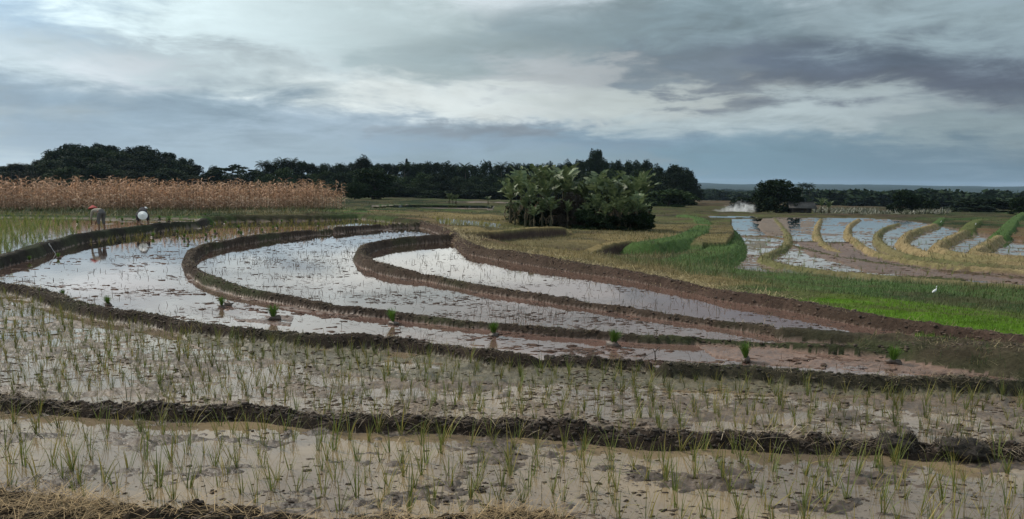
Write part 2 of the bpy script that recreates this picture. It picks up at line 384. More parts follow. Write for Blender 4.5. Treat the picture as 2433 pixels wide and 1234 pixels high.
# control points: (px, py, z, colour, grass density, blade height)
CP = [(-300, 512, .50, OLIVE, .6, .15), (0, 508, .45, DGRN, 1, .38), (200, 506, .45, DGRN, 1, .38), (450, 506, .44, DGRN, 1, .38), (700, 503, .42, DGRN, 1, .38), (830, 497, .40, GREEN, 1, .25),
      (860, 505, .35, GREEN, 1, .15), (900, 502, .30, BROWN, .4, .1), (960, 520, .32, BROWN, .3, .1), (1010, 515, .20, STRAW, .8, .15), (1100, 508, .15, STRAW, 1, .15), (1200, 520, .05, STRAW, 1, .15), (1180, 505, .0, OLIVE, 1, .1),
      (1060, 535, .35, STRAW, .8, .15), (950, 490, .15, DGRN, 1, .2), (1050, 490, .05, GREEN, 1, .2), (1150, 492, -.05, OLIVE, .7, .15), (1000, 478, -.2, DGRN, .6, .2), (1150, 480, -.3, DGRN, .6, .2),
      (1100, 565, .38, BROWN, .6, .12), (1180, 572, -.08, OCHRE, .9, .1), (1300, 562, -.14, OCHRE, 1, .12), (1400, 568, -.05, STRAW, 1, .12), (1250, 590, .30, STRAW, 1, .15), (1350, 606, .27, STRAW, 1, .15),
      (1500, 632, .27, STRAW, 1, .18), (1650, 658, .27, STRAW, 1, .12), (1450, 604, -.48, DMUD, .4, .1), (1500, 604, -.48, DMUD, .5, .1), (1410, 610, -.40, DMUD, .4, .1), (1380, 600, -.1, OCHRE, .8, .1), (1400, 550, -.08, OCHRE, 1, .12), (1500, 560, -.12, STRAW, 1, .15), (1480, 570, -.1, STRAW, 1, .15), (1350, 545, -.1, OLIVE, 1, .1), (1250, 520, -.05, OCHRE, 1, .12),
      (1590, 545, -.3, OCHRE, 1, .08), (1600, 525, -.6, OLIVE, 1, .08), (1560, 610, -.30, GREEN, 1, .25), (1600, 630, -.12, GREEN, 1, .25), (1680, 655, .05, GREEN, 1, .25), (1560, 640, .22, STRAW, 1, .15), (1720, 675, .24, STRAW, 1, .12), (1640, 600, -.5, GREEN, 1, .2),
      (1780, 662, .0, GREEN, 1, .13), (1780, 685, .22, GREEN, 1, .15), (1900, 672, -.25, GREEN, 1, .13), (1900, 700, .22, OLIVE, 1, .1), (2000, 688, -.05, GREEN, 1, .14), (2050, 718, .20, LIME, 1.6, .07), (1980, 712, .20, LIME, 1.6, .07), (2200, 735, .22, LIME, 1.6, .07), (2350, 755, .22, LIME, 1.6, .07), (2433, 772, .25, LIME, 1.6, .07), (2800, 805, .25, LIME, 1.6, .07),
      (2200, 705, .02, (.034, .058, .020), 1, .12), (2350, 722, .02, (.034, .058, .020), 1, .12), (2150, 690, -.05, GREEN, 1, .14), (2433, 718, -.05, GREEN, 1, .14), (2300, 700, -.1, GREEN, 1, .16), (2700, 745, -.0, GREEN, 1, .13), (2200, 676, -.75, OLIVE, 1, .12), (2433, 692, -.75, OLIVE, 1, .12), (2050, 664, -.8, OLIVE, 1, .10), (1900, 650, -.85, OLIVE, 1, .10), (1770, 655, -.8, GREEN, 1, .2), (2800, 710, -.75, OLIVE, 1, .12),  # first two points paint the shadow side behind the seedbed darker green
      (1700, 520, -.85, GREEN, 1, .15), (1690, 508, -1.0, OLIVE, 1, .15), (1850, 512, -1.0, OLIVE, 1, .1), (2000, 511, -1.0, BROWN, .1, .1), (2150, 512, -1.0, DMUD, .1, .1), (2250, 515, -1.0, GREEN, 1, .2), (2330, 522, -.95, GREEN, 1, .2), (2433, 530, -.8, GREEN, 1, .2), (2280, 530, -.9, DGRN, 1, .1), (2400, 560, -.75, BROWN, .3, .1), (2350, 545, -.8, BROWN, .3, .1), (2800, 560, -.7, OLIVE, 1, .10),
      (2433, 505, -1.0, GREEN, 1, .25), (1750, 505, -1.4, OLIVE, .8, .15)]
FAR = [(-450, 120, -.2, DGRN), (300, 120, -.2, DGRN), (800, 120, -.2, DGRN), (-450, 260, -1.5, DGRN), (300, 260, -1.5, DGRN), (900, 260, -1.5, DGRN), (1150, 160, -.9, GREEN), (1000, 140, -.6, OLIVE), (1300, 260, -2.2, FOREST), (1300, 120, -.8, OLIVE), (1500, 120, -1.2, OLIVE), (1600, 260, -3.2, BROWN), (1700, 200, -3.0, OLIVE), (1780, 300, -4.4, BROWN),
       (1350, 90, -.6, OLIVE), (1600, 95, -1.0, OLIVE), (2000, 120, -1.4, GREEN), (1850, 142, -1.9, OLIVE), (2000, 150, -2.0, OLIVE), (2250, 120, -1.4, GREEN), (2250, 170, -2.2, GREEN), (2433, 150, -1.6, GREEN), (2800, 150, -1.6, GREEN), (2050, 220, -3.2, BROWN), (2350, 260, -3.5, DGRN), (2700, 260, -3.5, DGRN),
       (1700, 430, -6.2, BROWN), (2000, 430, -6.2, DGRN), (2400, 430, -6.2, DGRN)]
for px in (-450, 100, 600, 1100, 1500, 1900, 2400, 2850):
    FAR += [(px, 700, -9.0, FOREST), (px, 1500, -14.0, FOREST), (px, 4000, -15.0, FOREST), (px, 9400, -15.0, FOREST)]
cpw = []
for px, py, z, c, g, h in CP:
    p = U(px, py, z); cpw.append((p[0], p[1], z, *c, g, h))
for px, r, z, c in FAR:
    v = AT(px, r); cpw.append((v[0], v[1], z, *c, .5 if r < 200 else 0.0, .2))
cpw = np.array(cpw)
def idw_grid():
    # evaluated on a coarser grid in (azimuth, log r), then interpolated
    ja = np.linspace(0, NA - 1, 250).astype(int); ir = np.unique(np.linspace(0, NR - 1, 300).astype(int))
    A = AZ[ja][None] * np.ones((len(ir), 1)); Lr = np.log(RR[ir])[:, None] * np.ones((1, len(ja)))
    ca = np.arctan2(cpw[:, 0], cpw[:, 1]); cl = np.log(np.hypot(cpw[:, 0], cpw[:, 1]))
    wsum = 0; acc = np.zeros((*A.shape, 1)); w2s = 0; acc2 = np.zeros((*A.shape, 5))
    for k in range(len(cpw)):
        d2 = ((A - ca[k]) * 1.0) ** 2 + ((Lr - cl[k]) * 1.0) ** 2 + 2e-5
        wz = d2 ** -1.6; wc = d2 ** -2.6
        acc[..., 0] += wz * cpw[k, 2]; wsum = wsum + wz
        acc2 += wc[..., None] * cpw[k, 3:8]; w2s = w2s + wc
    acc /= wsum[..., None]; acc2 /= w2s[..., None]; full = np.concatenate([acc, acc2], -1)
    out = np.zeros((NR, NA, 6)); fj = np.arange(NA); fi = np.arange(NR)
    for c in range(6):
        t = np.array([np.interp(fj, ja, row) for row in full[..., c]]); out[..., c] = np.array([np.interp(fi, ir, t[:, j]) for j in range(NA)]).T
    return out
base = idw_grid()
H = base[..., 0].copy(); C = base[..., 1:4].copy(); GD = base[..., 4].copy(); GH = base[..., 5].copy()
WET = np.zeros(H.shape); OWN = np.zeros(H.shape, int); RAD = np.broadcast_to(RR[:, None], H.shape)
H += (fbm(GX * .35, GY * .35) - .5) * .16 * np.clip(RAD / 30, .4, 3) + (fbm(GX * 2.5, GY * 2.5, 3) - .5) * .05 * (RAD < 60)
# a low rise under the wood on the left; far hills
a0 = AT(290, 275); H += 4.5 * np.exp(-(((GX - a0[0]) / 30) ** 2 + ((GY - a0[1]) / 30) ** 2))
hill = np.clip((RAD - 4200) / 2500, 0, 1); AZG = np.broadcast_to(AZ[None], H.shape)
H += hill * (14 + 26 * fbm(AZG * 14 + 5, AZG * 0 + RAD / 4000, 5) + 8 * np.clip((AZG + .2) * 2, 0, 1))
vary = fbm(GX * .6 + 40, GY * .6, 4)[..., None]
C *= (.75 + .5 * vary)
pat = fbm(GX * .10 + 3, GY * .22, 4, .6); pt2 = fbm(GX * .3 + 60, GY * .5, 4, .6); mm = ((RAD > 27) & (RAD < 500))[..., None]
for th, cc in ((.50, (.085, .062, .038)), (.58, (.036, .048, .022))):
    k_ = np.clip((pat - th) * 14, 0, 1)[..., None] * mm * .75; C = C * (1 - k_) + np.array(cc) * k_
pt3 = fbm(GX * .9 + 11, GY * 1.3, 4, .6); k3 = np.clip((pt3 - .5) * 9, 0, 1)[..., None] * ((RAD > 18) & (RAD < 60))[..., None] * .5; C = C * (1 - k3) + np.array((.075, .058, .034)) * k3
k_ = np.clip((pt2 - .52) * 9, 0, 1)[..., None] * mm * .6; C = C * (1 - k_) + np.array((.13, .11, .055)) * k_
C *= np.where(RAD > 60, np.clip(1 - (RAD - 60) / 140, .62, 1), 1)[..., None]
GREENMIX = fbm(GX * .25 + 9, GY * .5, 4)

# ------------------------------------------------------------------ traced earth banks (crest lines)
E_L = [(-170, 662), (-90, 635), (0, 606), (60, 590), (120, 571), (194, 555), (275, 543), (330, 537), (389, 530), (440, 526), (468, 525)]
E_b2a = [(-560, 610), (-350, 632), (-170, 655), (-60, 668), (0, 673), (81, 684), (162, 711), (243, 731), (356, 747), (437, 762), (551, 776), (680, 789), (762, 796), (924, 803), (1054, 816), (1183, 838), (1262, 846)]
E_b2b = [(1292, 844), (1427, 848), (1524, 855), (1545, 859)]
E_b2c = [(1590, 865), (1718, 868), (1800, 874), (1927, 883), (2057, 893), (2250, 898), (2430, 903), (2700, 915), (2960, 930)]
E_ABback = [(1010, 529), (930, 531), (850, 536), (750, 544), (650, 553), (560, 566), (500, 577), (466, 589), (450, 604), (452, 621), (475, 643), (530, 667), (583, 683), (640, 695), (697, 706), (762, 720), (850, 732), (924, 741), (1020, 752), (1118, 763), (1200, 770), (1297, 779), (1380, 785), (1459, 792), (1600, 799), (1718, 805), (1897, 815), (2089, 830), (2250, 838), (2433, 846), (2700, 858), (2960, 872)]
E_BCa = [(1088, 556), (1040, 558), (989, 561), (940, 566), (901, 573), (868, 582), (855, 594), (868, 608), (905, 624), (960, 639), (1030, 653), (1086, 665), (1151, 679), (1200, 687), (1297, 701), (1362, 711), (1430, 722), (1492, 730), (1600, 746), (1718, 762), (1790, 771), (1846, 779)]
E_BCb = [(1872, 781), (1960, 788), (2057, 796), (2154, 808)]
E_R = [(1000, 527), (1050, 540), (1082, 553), (1110, 575), (1150, 588), (1250, 603), (1350, 620), (1450, 636), (1550, 654), (1650, 675), (1733, 693), (1830, 706), (1927, 722), (2025, 741), (2154, 763), (2316, 783), (2430, 800), (2700, 828), (2960, 852)]
E_b1 = [(-560, 925), (-250, 930), (0, 945), (100, 955), (220, 962), (330, 965), (460, 974), (560, 970), (640, 973), (730, 985), (900, 995), (1060, 998), (1180, 1005), (1250, 1005), (1330, 1014), (1430, 1025), (1560, 1035), (1650, 1030), (1740, 1034), (1850, 1042), (2000, 1047), (2100, 1048), (2200, 1062), (2330, 1056), (2433, 1066), (2700, 1080), (2960, 1095)]
LV = dict(F0=0.0, F1=0.03, A=.12, B=.15, C=.18, L=.44, E=.12, R=-.92)
BANKS = []   # (name, line, halfwidth, slope, roughness, colour, grass density, blade height)
def bank(nm, px, z, w_, s_, ro, c, gd=0.2, gh=.08, wet=.25, gmx=.3): BANKS.append((nm, line(px, z), w_, s_, ro, c, gd, gh, wet, gmx)); return BANKS[-1][1]
E_L += [(484, 520), (489, 514)]
lL = bank('earth_bank', E_L, [.38, .455, .48, .48, .48], .11, 2.6, .06, (.024, .021, .017), .35, .08, .25, .3)
l2a = bank('earth_bank', E_b2a, [.27, .225, .215, .21, .215], .05, 2.4, .07, (.042, .031, .024), .35, .08, .3, .25)
l2b = bank('earth_bank', E_b2b, .20, .05, 2.2, .07, (.042, .031, .024), .3, .08, .3, .25)
l2c = bank('earth_bank', E_b2c, .215, .06, 1.9, .06, (.042, .036, .024), .5, .07, .3, .7)
lAB = bank('earth_bank', E_ABback, [.42, .43, .41, .31, .24, .225, .225, .245, .29], .04, 2.9, .055, (.044, .032, .024), .30, .08, .3, .45)
lBCa = bank('earth_bank', E_BCa, [.48, .48, .44, .31, .275, .265, .27], .06, 2.4, .05, (.056, .040, .030), .22, .08, .3, .3)
lBCb = bank('earth_bank', E_BCb, .31, .08, 2.0, .05, (.05, .037, .028), .25, .08, .3, .3)
lR = bank('earth_bank', E_R, [.42, .48, .46, .38, .36, .36, .37, .38], .08, 1.35, .055, (.060, .039, .030), .10, .06, .25, .05)
lM = bank('earth_bank', [(2140, 806), (2250, 815), (2433, 828), (2700, 846), (2960, 860)], [.33, .40, .40], .45, .7, .06, (.062, .050, .032), .7, .09, .2, .6)
l1 = bank('earth_bank', E_b1, .10, .055, 1.5, .14, (.034, .025, .019), .10, .06, .35, .15)
l0a = bank('earth_bank', [(-600, 1170), (-200, 1185), (0, 1198), (90, 1205), (180, 1215), (265, 1236)], [.17, .17, .18, .13], .16, .8, .14, (.050, .036, .024), .1, .06, .2, 0)
l0b = bank('earth_bank', [(385, 1232), (480, 1226), (600, 1236), (760, 1250), (950, 1255), (1130, 1252), (1200, 1238), (1260, 1234), (1330, 1256)], [.12, .14, .12, .10, .10, .13, .05], .12, .8, .14, (.045, .034, .024), .1, .06, .2, 0)
bank('grass_bank', [(-560, 510), (-300, 508), (0, 511), (150, 513), (300, 514), (400, 514), (484, 515)], .56, .25, 1.2, .05, DGRN, 1, .15, 0, .6)
bank('grass_bank', [(488, 514), (600, 512), (760, 511), (840, 508), (875, 510), (930, 516), (975, 521), (1010, 526)], [.50, .48, .46, .42, .40], .20, 1.4, .05, (.045, .042, .024), .8, .12, 0, .5)
bank('grass_bank', [(845, 499), (930, 496), (1040, 497), (1180, 502)], [.42, .35, .25, .15], .3, .8, .1, DGRN, 1, .15, 0, .5)
bank('grass_bank', [(880, 487), (1000, 485), (1190, 488)], [.2, .1, 0], .4, .8, .1, DGRN, 1, .2, 0, .5)
bank('earth_bank', [(1560, 511), (1650, 508), (1800, 507), (1900, 509), (2060, 508), (2230, 514)], [-.85, -.9, -.95], .5, .8, .1, DMUD, .3, .1, 0, .2)
# middle terraces
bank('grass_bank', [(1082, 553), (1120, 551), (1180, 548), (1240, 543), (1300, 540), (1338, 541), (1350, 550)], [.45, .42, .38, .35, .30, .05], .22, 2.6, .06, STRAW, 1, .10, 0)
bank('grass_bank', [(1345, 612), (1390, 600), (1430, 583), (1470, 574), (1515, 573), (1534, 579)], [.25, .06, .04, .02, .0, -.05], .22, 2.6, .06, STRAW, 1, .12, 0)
bank('grass_bank', [(1530, 578), (1570, 571), (1620, 562), (1655, 548), (1672, 532), (1660, 518), (1620, 510)], [.05, .02, -.05, -.12, -.3, -.5, -.6], .5, .9, .06, GREEN, 1, .22, 0)
bank('grass_bank', [(1600, 622), (1650, 608), (1700, 596), (1722, 575), (1722, 550), (1705, 527)], [-.2, -.35, -.45, -.5, -.6, -.75], .6, .7, .06, GREEN, 1, .18, 0)
# straw-topped ridges of the right-hand terraces
SR = (.235, .18, .095); SG = (.155, .135, .068)
def ridge(px, z, c=SR, w_=.08, s_=1.4): bank('straw_ridge', px, np.array(z) - .07, w_, s_, .07, c, 1.5, .19, 0)
ridge([(1840, 519), (1863, 544), (1873, 568), (1860, 588), (1826, 601), (1817, 612), (1840, 622), (1895, 632), (1960, 641), (2057, 652), (2187, 662), (2316, 671), (2430, 678), (2700, 692), (2960, 705)], [-.72, -.65, -.60, -.60, -.6], SG, .10, 1.2)
ridge([(1950, 519), (1941, 539), (1941, 557), (1953, 573), (1976, 590), (2008, 604)], [-.65, -.58, -.62, -.8])
ridge([(2041, 519), (2020, 532), (2015, 553), (2032, 570), (2057, 587), (2089, 601), (2138, 612), (2219, 625), (2316, 634), (2430, 641), (2700, 655), (2960, 665)], [-.62, -.55, -.58, -.6])
ridge([(2138, 529), (2100, 541), (2085, 559), (2099, 580), (2138, 598), (2187, 610), (2300, 624), (2430, 632)], [-.62, -.55, -.58, -.65], SG)
ridge([(2222, 531), (2175, 545), (2147, 562), (2157, 582), (2203, 598), (2284, 612), (2430, 624), (2700, 640), (2960, 650)], [-.5, -.45, -.5, -.55, -.6], SR, .12)
ridge([(2297, 546), (2255, 563), (2228, 579), (2240, 591), (2300, 603), (2430, 615), (2700, 630), (2960, 640)], [-.45, -.42, -.5, -.55], SR, .12)
ridge([(2375, 559), (2345, 576), (2315, 594), (2349, 602), (2430, 608), (2700, 620)], [-.42, -.42, -.5, -.55], SR, .12)
ridge([(2222, 531), (2232, 524), (2240, 517)], [-.5, -.7], GREEN, .25)
ridge([(2297, 546), (2310, 530), (2325, 522), (2345, 520)], [-.42, -.5, -.7], OLIVE, .35)
ridge([(2375, 559), (2396, 537), (2412, 519), (2433, 505)], [-.42, -.5, -.7], GREEN, .4)
ridge([(1733, 560), (1780, 560), (1830, 561), (1872, 568)], -.78, BROWN, .12)
bank('earth_bank', [(1880, 582), (1920, 592), (1975, 606), (2060, 620), (2180, 636), (2300, 648), (2433, 660), (2700, 675)], [-.84, -.82], .10, 1.1, .08, (.075, .055, .035), .8, .12, .2, .6)  # low dark ridge standing in for the brownish shadow between straw ridges
bank('earth_bank', [(1900, 650), (2000, 650), (2120, 655), (2280, 664)], [-.86, -.86], .12, 1.0, .08, (.070, .060, .032), .8, .12, .2, .6)  # second dark ridge, likewise a ridge shadow built into the ground
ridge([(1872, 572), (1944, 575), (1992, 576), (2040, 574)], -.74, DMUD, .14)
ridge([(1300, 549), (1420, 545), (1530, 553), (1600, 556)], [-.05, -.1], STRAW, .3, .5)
# ------------------------------------------------------------------ flat paddies
def P3(pts, z): return np.array([U(a, b, z) for a, b in pts])
ext = lambda *pp: np.concatenate([np.asarray(p)[:, :2] for p in pp])
gapA = P3([(1277, 850)], .12); 
b2all = ext(l2a, l2b, l2c)
zF0 = ext(l1, [AT(2960, 4.0), AT(-560, 4.0)])
zF1 = ext(l1, b2all[::-1])
backline = P3([(1010, 527), (950, 522), (900, 517), (860, 514), (760, 516), (600, 517), (484, 519)], .2)
i0 = np.argmin(np.abs(b2all[:, 0] - lL[0, 0]) + np.abs(b2all[:, 1] - lL[0, 1]))
zA = ext(b2all[i0:], lAB[::-1], backline, lL[::-1])
BCall = ext(lBCa, lBCb)
zB = ext(lAB[:int(np.argmin(np.hypot(*(lAB[:, :2] - P3([(2120, 832)], .28)[0, :2]).T)))], BCall[::-1], lR[:8][::-1])
jR = int(np.argmin(np.hypot(*(lR[:, :2] - P3([(2180, 767)], .45)[0, :2]).T)))
zC = ext(BCall, lR[:jR][::-1][:-12])
zL = ext(lL, P3([(483, 517), (400, 516), (300, 516), (150, 514), (0, 513), (-300, 510), (-600, 512)], .44), b2all[:i0 + 1])
zE = P3([(1020, 524), (1045, 517), (1110, 523), (1190, 532), (1185, 543), (1120, 544), (1060, 541)], .10)
zR = P3([(1738, 521), (1850, 518), (2050, 518), (2150, 524), (2215, 534), (2300, 552), (2350, 562), (2433, 575), (2960, 592), (2960, 735), (2433, 702), (2187, 685), (2057, 676), (1960, 667), (1895, 662), (1850, 660), (1790, 659), (1730, 654), (1690, 645), (1665, 618), (1672, 606), (1725, 604), (1744, 580), (1738, 545)], -.92)
zW1 = P3([(880, 490), (1000, 489), (1175, 491), (1170, 498), (1000, 496), (885, 497)], -.02)
zW2 = P3([(1680, 514), (1790, 514), (1800, 518), (1690, 518)], -1.0)
zW3 = P3([(1060, 480), (1210, 482), (1200, 484), (1060, 482)], -.4)
zones = {}
def flat(nm, poly, lv, c, amp, sc, off, wet=1.0, gd=0.0, gh=.1, fine=.02):
    m = zone_mask(poly); zones[nm] = (m, lv)
    x = GX[m]; y = GY[m]
    H[m] = lv + off + (fbm(x * sc, y * sc * 1.4, 5, .6) - .5) * amp + (fbm(x * 8 + 5, y * 13, 4, .65) - .5) * fine
    C[m] = np.array(c) * (.6 + .8 * fbm(x * 1.1, y * 1.1, 3))[:, None] * (.65 + .7 * fbm(x * 11 + 3, y * 15, 3))[:, None]; WET[m] = wet; GD[m] = gd; GH[m] = gh
flat('F1', zF1, LV['F1'], (.125, .090, .062), .11, 1.8, .000, .95, 0, .1, .07)
flat('F0', zF0, LV['F0'], (.085, .060, .042), .15, 1.5, -.017, .95, 0, .1, .075)
flat('A', zA, LV['A'], (.105, .062, .045), .07, 1.6, -.026, 1, 0, .1, .045)
flat('B', zB, LV['B'], MUD, .045, 1.8, -.026, 1, 0, .1, .04)
flat('C', zC, LV['C'], MUD, .04, 2.0, -.026)
flat('L', zL, LV['L'], (.10, .08, .055), .06, 1.5, -.016, .6)
flat('E', zE, LV['E'] - .02, MUD, .04, 1.5, -.025)
flat('R', zR, LV['R'], (.12, .078, .050), .14, .8, -.014, .8, 0, .1, .06)
flat('W1', zW1, -.02 + .1, MUD, .03, 1, -.03); flat('W2', zW2, -1.0, MUD, .03, 1, -.03); flat('W3', zW3, -.4, MUD, .03, 1, -.03)
def raise_(poly, z, dh, c, edge=True):
    m = zone_mask(P3(poly, z)); H[m] += dh + (fbm(GX[m] * 1.6, GY[m] * 2.4, 4) - .5) * abs(dh) * 1.6; C[m] = np.array(c) * (.8 + .4 * fbm(GX[m], GY[m], 3))[:, None]
raise_([(1812, 520), (1868, 520), (1880, 562), (1822, 558), (1800, 540)], -.92, .07, BROWN)
raise_([(1895, 578), (2030, 578), (2095, 608), (2230, 634), (2433, 650), (2960, 672), (2960, 700), (2433, 674), (2187, 658), (2057, 646), (1990, 622), (1920, 606)], -.92, .06, MUD)
raise_([(1775, 564), (1800, 560), (1822, 570), (1818, 585), (1795, 600), (1772, 596), (1768, 580)], -.92, .03, (.10, .080, .045))
raise_([(1860, 640), (2060, 655), (2433, 684), (2960, 712), (2960, 735), (2433, 702), (2057, 676), (1860, 662)], -.92, .05, (.075, .085, .04))
raise_([(1900, 520), (1935, 520), (1930, 560), (1905, 555)], -.92, .03, BROWN)
# bare reddish mud in the near strip of A and the back ends of B
raise_([(530, 738), (700, 752), (690, 775), (560, 762)], .12, .03, MUD)
raise_([(460, 640), (700, 716), (900, 752), (880, 765), (640, 730), (430, 668)], .12, .020, MUD)
raise_([(1640, 812), (2100, 838), (2433, 852), (2960, 878), (2960, 922), (2433, 896), (2057, 884), (1800, 866), (1700, 850)], .12, .035, (.165, .10, .070))
raise_([(700, 556), (1000, 537), (1070, 545), (1060, 556), (930, 566), (860, 570), (700, 582)], .15, .016, MUD)
raise_([(1850, 800), (2150, 815), (2100, 826), (1850, 812)], .15, .03, MUD)
raise_([(450, 790), (1000, 845), (1600, 880), (2400, 925), (2400, 950), (1500, 925), (900, 900), (700, 865), (420, 815)], .03, .02, (.11, .092, .055))
raise_([(230, 516), (478, 519), (478, 530), (250, 535)], .44, .012, (.10, .075, .055))
# damp shore: lumps at the foot of b2 within F1
# ------------------------------------------------------------------ raise the banks
bl = (fbm(GX * 5, GY * 5, 4, .6) - .5) * .75 + (fbm(GX * 14 + 7, GY * 14, 3, .6) - .5) * .45; bl2 = fbm(GX * 1.3 + 3, GY * 1.3, 3) - .5
face = np.zeros(H.size)
for k, (nm, P, w_, s_, ro, c, gd, gh, wet, gmx) in enumerate(BANKS):
    D, Z = line_dist(P, 3.2)
    m = D < 3.1
    wob = (fbm(GX[m] * .55 + 21, GY[m] * .55 + k, 3) - .5) * (.20 if w_ < .2 else 0); zob = (fbm(GX[m] * .8 + 5, GY[m] * .8, 3) - .5) * (.09 if w_ < .2 and nm == 'earth_bank' else .03); Z[m] += zob
    d = D[m] + wob + (bl2[m] * .16 + bl[m] * .12) * (1 if w_ < .3 else 1.6); dd = np.maximum(0, d - w_)
    hz = Z[m] - s_ * (np.sqrt(dd ** 2 + .05 ** 2) - .05) + bl[m] * ro * 1.7 + bl2[m] * ro * 1.1
    Hm = H[m]; up = hz > Hm
    idx = np.flatnonzero(m.ravel())[up]
    H.ravel()[idx] = hz[up]; OWN.ravel()[idx] = k + 1
    tone = (.75 + .5 * fbm(GX.ravel()[idx] * 3, GY.ravel()[idx] * 3, 4))[:, None]
    cc = np.array(c) * tone
    gm = np.clip((GREENMIX.ravel()[idx] - .50) * 8, 0, 1)[:, None] * gmx
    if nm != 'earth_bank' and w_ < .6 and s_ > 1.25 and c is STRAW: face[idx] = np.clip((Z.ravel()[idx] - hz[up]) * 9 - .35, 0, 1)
    C.reshape(-1, 3)[idx] = cc * (1 - gm) + np.array((.042, .062, .022) if nm == 'earth_bank' else GREEN) * gm
    # wet foot of the bank, dry crown
    drop = np.clip((Z.ravel()[idx] - H.ravel()[idx]) / .2, 0, 1)
    WET.ravel()[idx] = wet * (.2 + .3 * drop); tuft = np.clip((fbm(GX.ravel()[idx] * 2.2 + 70, GY.ravel()[idx] * 2.2, 3) - .52) * 9, .12, 1); GD.ravel()[idx] = (gd * (.5 + gm[:, 0])) * (1 if nm != 'earth_bank' else tuft * 4); GH.ravel()[idx] = gh
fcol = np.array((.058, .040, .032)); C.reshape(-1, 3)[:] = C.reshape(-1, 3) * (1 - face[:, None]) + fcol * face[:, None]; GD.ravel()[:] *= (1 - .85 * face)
# notches where the water runs through the banks
for (a, b, lv) in (((1277, 838), (1279, 862), .10), ((1562, 850), (1568, 872), .10), ((1859, 768), (1858, 796), .15)):
    P = np.array([U(*a, lv), U(*b, lv)]); D, Z = line_dist(P, .5); m = D < .20
    H[m] = np.minimum(H[m], lv - .05 + np.maximum(0, D[m] - .05) * 2.0)
# ------------------------------------------------------------------ ground lookup
def gidx(x, y):
    r = np.hypot(x, y); a = np.arctan2(x, y)
    fi = np.interp(r, RR, np.arange(NR)); fj = (a - AZ[0]) / (AZ[1] - AZ[0])
    return fi, np.clip(fj, 0, NA - 1.001)
def hgt(x, y, arr=None):
    arr = H if arr is None else arr
    fi, fj = gidx(np.asarray(x, float), np.asarray(y, float)); fi = np.clip(fi, 0, NR - 1.001)
    i = fi.astype(int); j = fj.astype(int); u = fi - i; v = fj - j
    return arr[i, j] * (1 - u) * (1 - v) + arr[i + 1, j] * u * (1 - v) + arr[i, j + 1] * (1 - u) * v + arr[i + 1, j + 1] * u * v
def near(arr, x, y):
    fi, fj = gidx(np.asarray(x, float), np.asarray(y, float)); return arr[np.clip(np.rint(fi).astype(int), 0, NR - 1), np.clip(np.rint(fj).astype(int), 0, NA - 1)]
# ------------------------------------------------------------------ build ground sheets (one grid, cut along the banks)
idg = (np.arange(NR)[:, None] * NA + np.arange(NA)[None])
Fall = np.stack([idg[:-1, :-1], idg[:-1, 1:], idg[1:, 1:], idg[1:, :-1]], -1).reshape(-1, 4)
own_f = OWN[:-1, :-1].ravel()
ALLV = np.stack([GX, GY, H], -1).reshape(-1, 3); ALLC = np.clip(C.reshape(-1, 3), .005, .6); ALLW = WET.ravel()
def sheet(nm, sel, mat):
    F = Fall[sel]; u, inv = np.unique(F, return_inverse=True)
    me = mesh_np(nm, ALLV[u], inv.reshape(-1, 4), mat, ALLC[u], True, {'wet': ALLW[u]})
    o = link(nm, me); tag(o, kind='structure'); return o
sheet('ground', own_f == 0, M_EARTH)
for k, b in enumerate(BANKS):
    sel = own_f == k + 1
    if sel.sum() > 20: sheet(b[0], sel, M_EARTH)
# ------------------------------------------------------------------ water
WM = {'F0': mat_water('turbid_water_near', (.25, .185, .112), (.155, .118, .082), 1.33, .025, .02, .45, .5, 1.35),
      'F1': mat_water('turbid_water', (.24, .178, .115), (.16, .122, .088), 1.33, .025, .02, .6, .5, 1.35),
      'A': mat_water('paddy_water', (.21, .125, .100), (.16, .098, .080), 1.38, .015, .012, .35, .5, 1.55)}
WM['B'] = WM['C'] = WM['A']; WM['L'] = WM['E'] = mat_water('planted_water', (.13, .105, .06), (.11, .085, .06), 1.36, .04, .03, .4)
WM['W1'] = WM['W2'] = WM['W3'] = WM['A']
WM['R'] = mat_water('terrace_water', (.15, .12, .10), (.12, .09, .075), 1.36, .04, .03, .3)
fl = H.reshape(-1)
for nm, (m, lv) in zones.items():
    mv = m.ravel()
    sel = mv[Fall].all(1) & (fl[Fall].min(1) < lv + .004)
    # let the sheet run one cell into the shore
    F = Fall[sel]
    if not len(F): continue
    u, inv = np.unique(F, return_inverse=True); V = ALLV[u].copy(); V[:, 2] = lv
    tag(link('water', mesh_np('water', V, inv.reshape(-1, 4), WM[nm], None, True)), kind='structure')
PART1_END = True
# ------------------------------------------------------------------ rice seedlings
def rice_variant(s):
    g = np.random.default_rng(s); n = int(g.integers(8, 15)); cols = np.array([(.105, .135, .035)] * n) * g.uniform(.75, 1.25, (n, 1))
    bent = g.random(n) < .2
    yel = g.random(n) < .25; cols[yel] = (.21, .19, .06)
    tilt = g.uniform(0, 2 * math.pi); a = g.uniform(0, 2 * math.pi, n)
    base_ = np.stack([g.normal(0, .010, n), g.normal(0, .010, n), np.full(n, -.04)], -1)
    return blades(base_, a, g.uniform(.02, .32, n) + bent * g.uniform(.3, .9, n), g.uniform(.20, .42, n), g.uniform(.0055, .0100, n), g.uniform(.1, .8, n), 4, .15, .5, g.uniform(-1, 1, n), cols, cols * np.array([1.5, 1.25, 1.0]))
RV = [rice_variant(100 + i) for i in range(14)]
rice_me = [mesh_np('rice_seedling', *RV[i][:2], M_RICE, RV[i][2]) for i in range(14)]
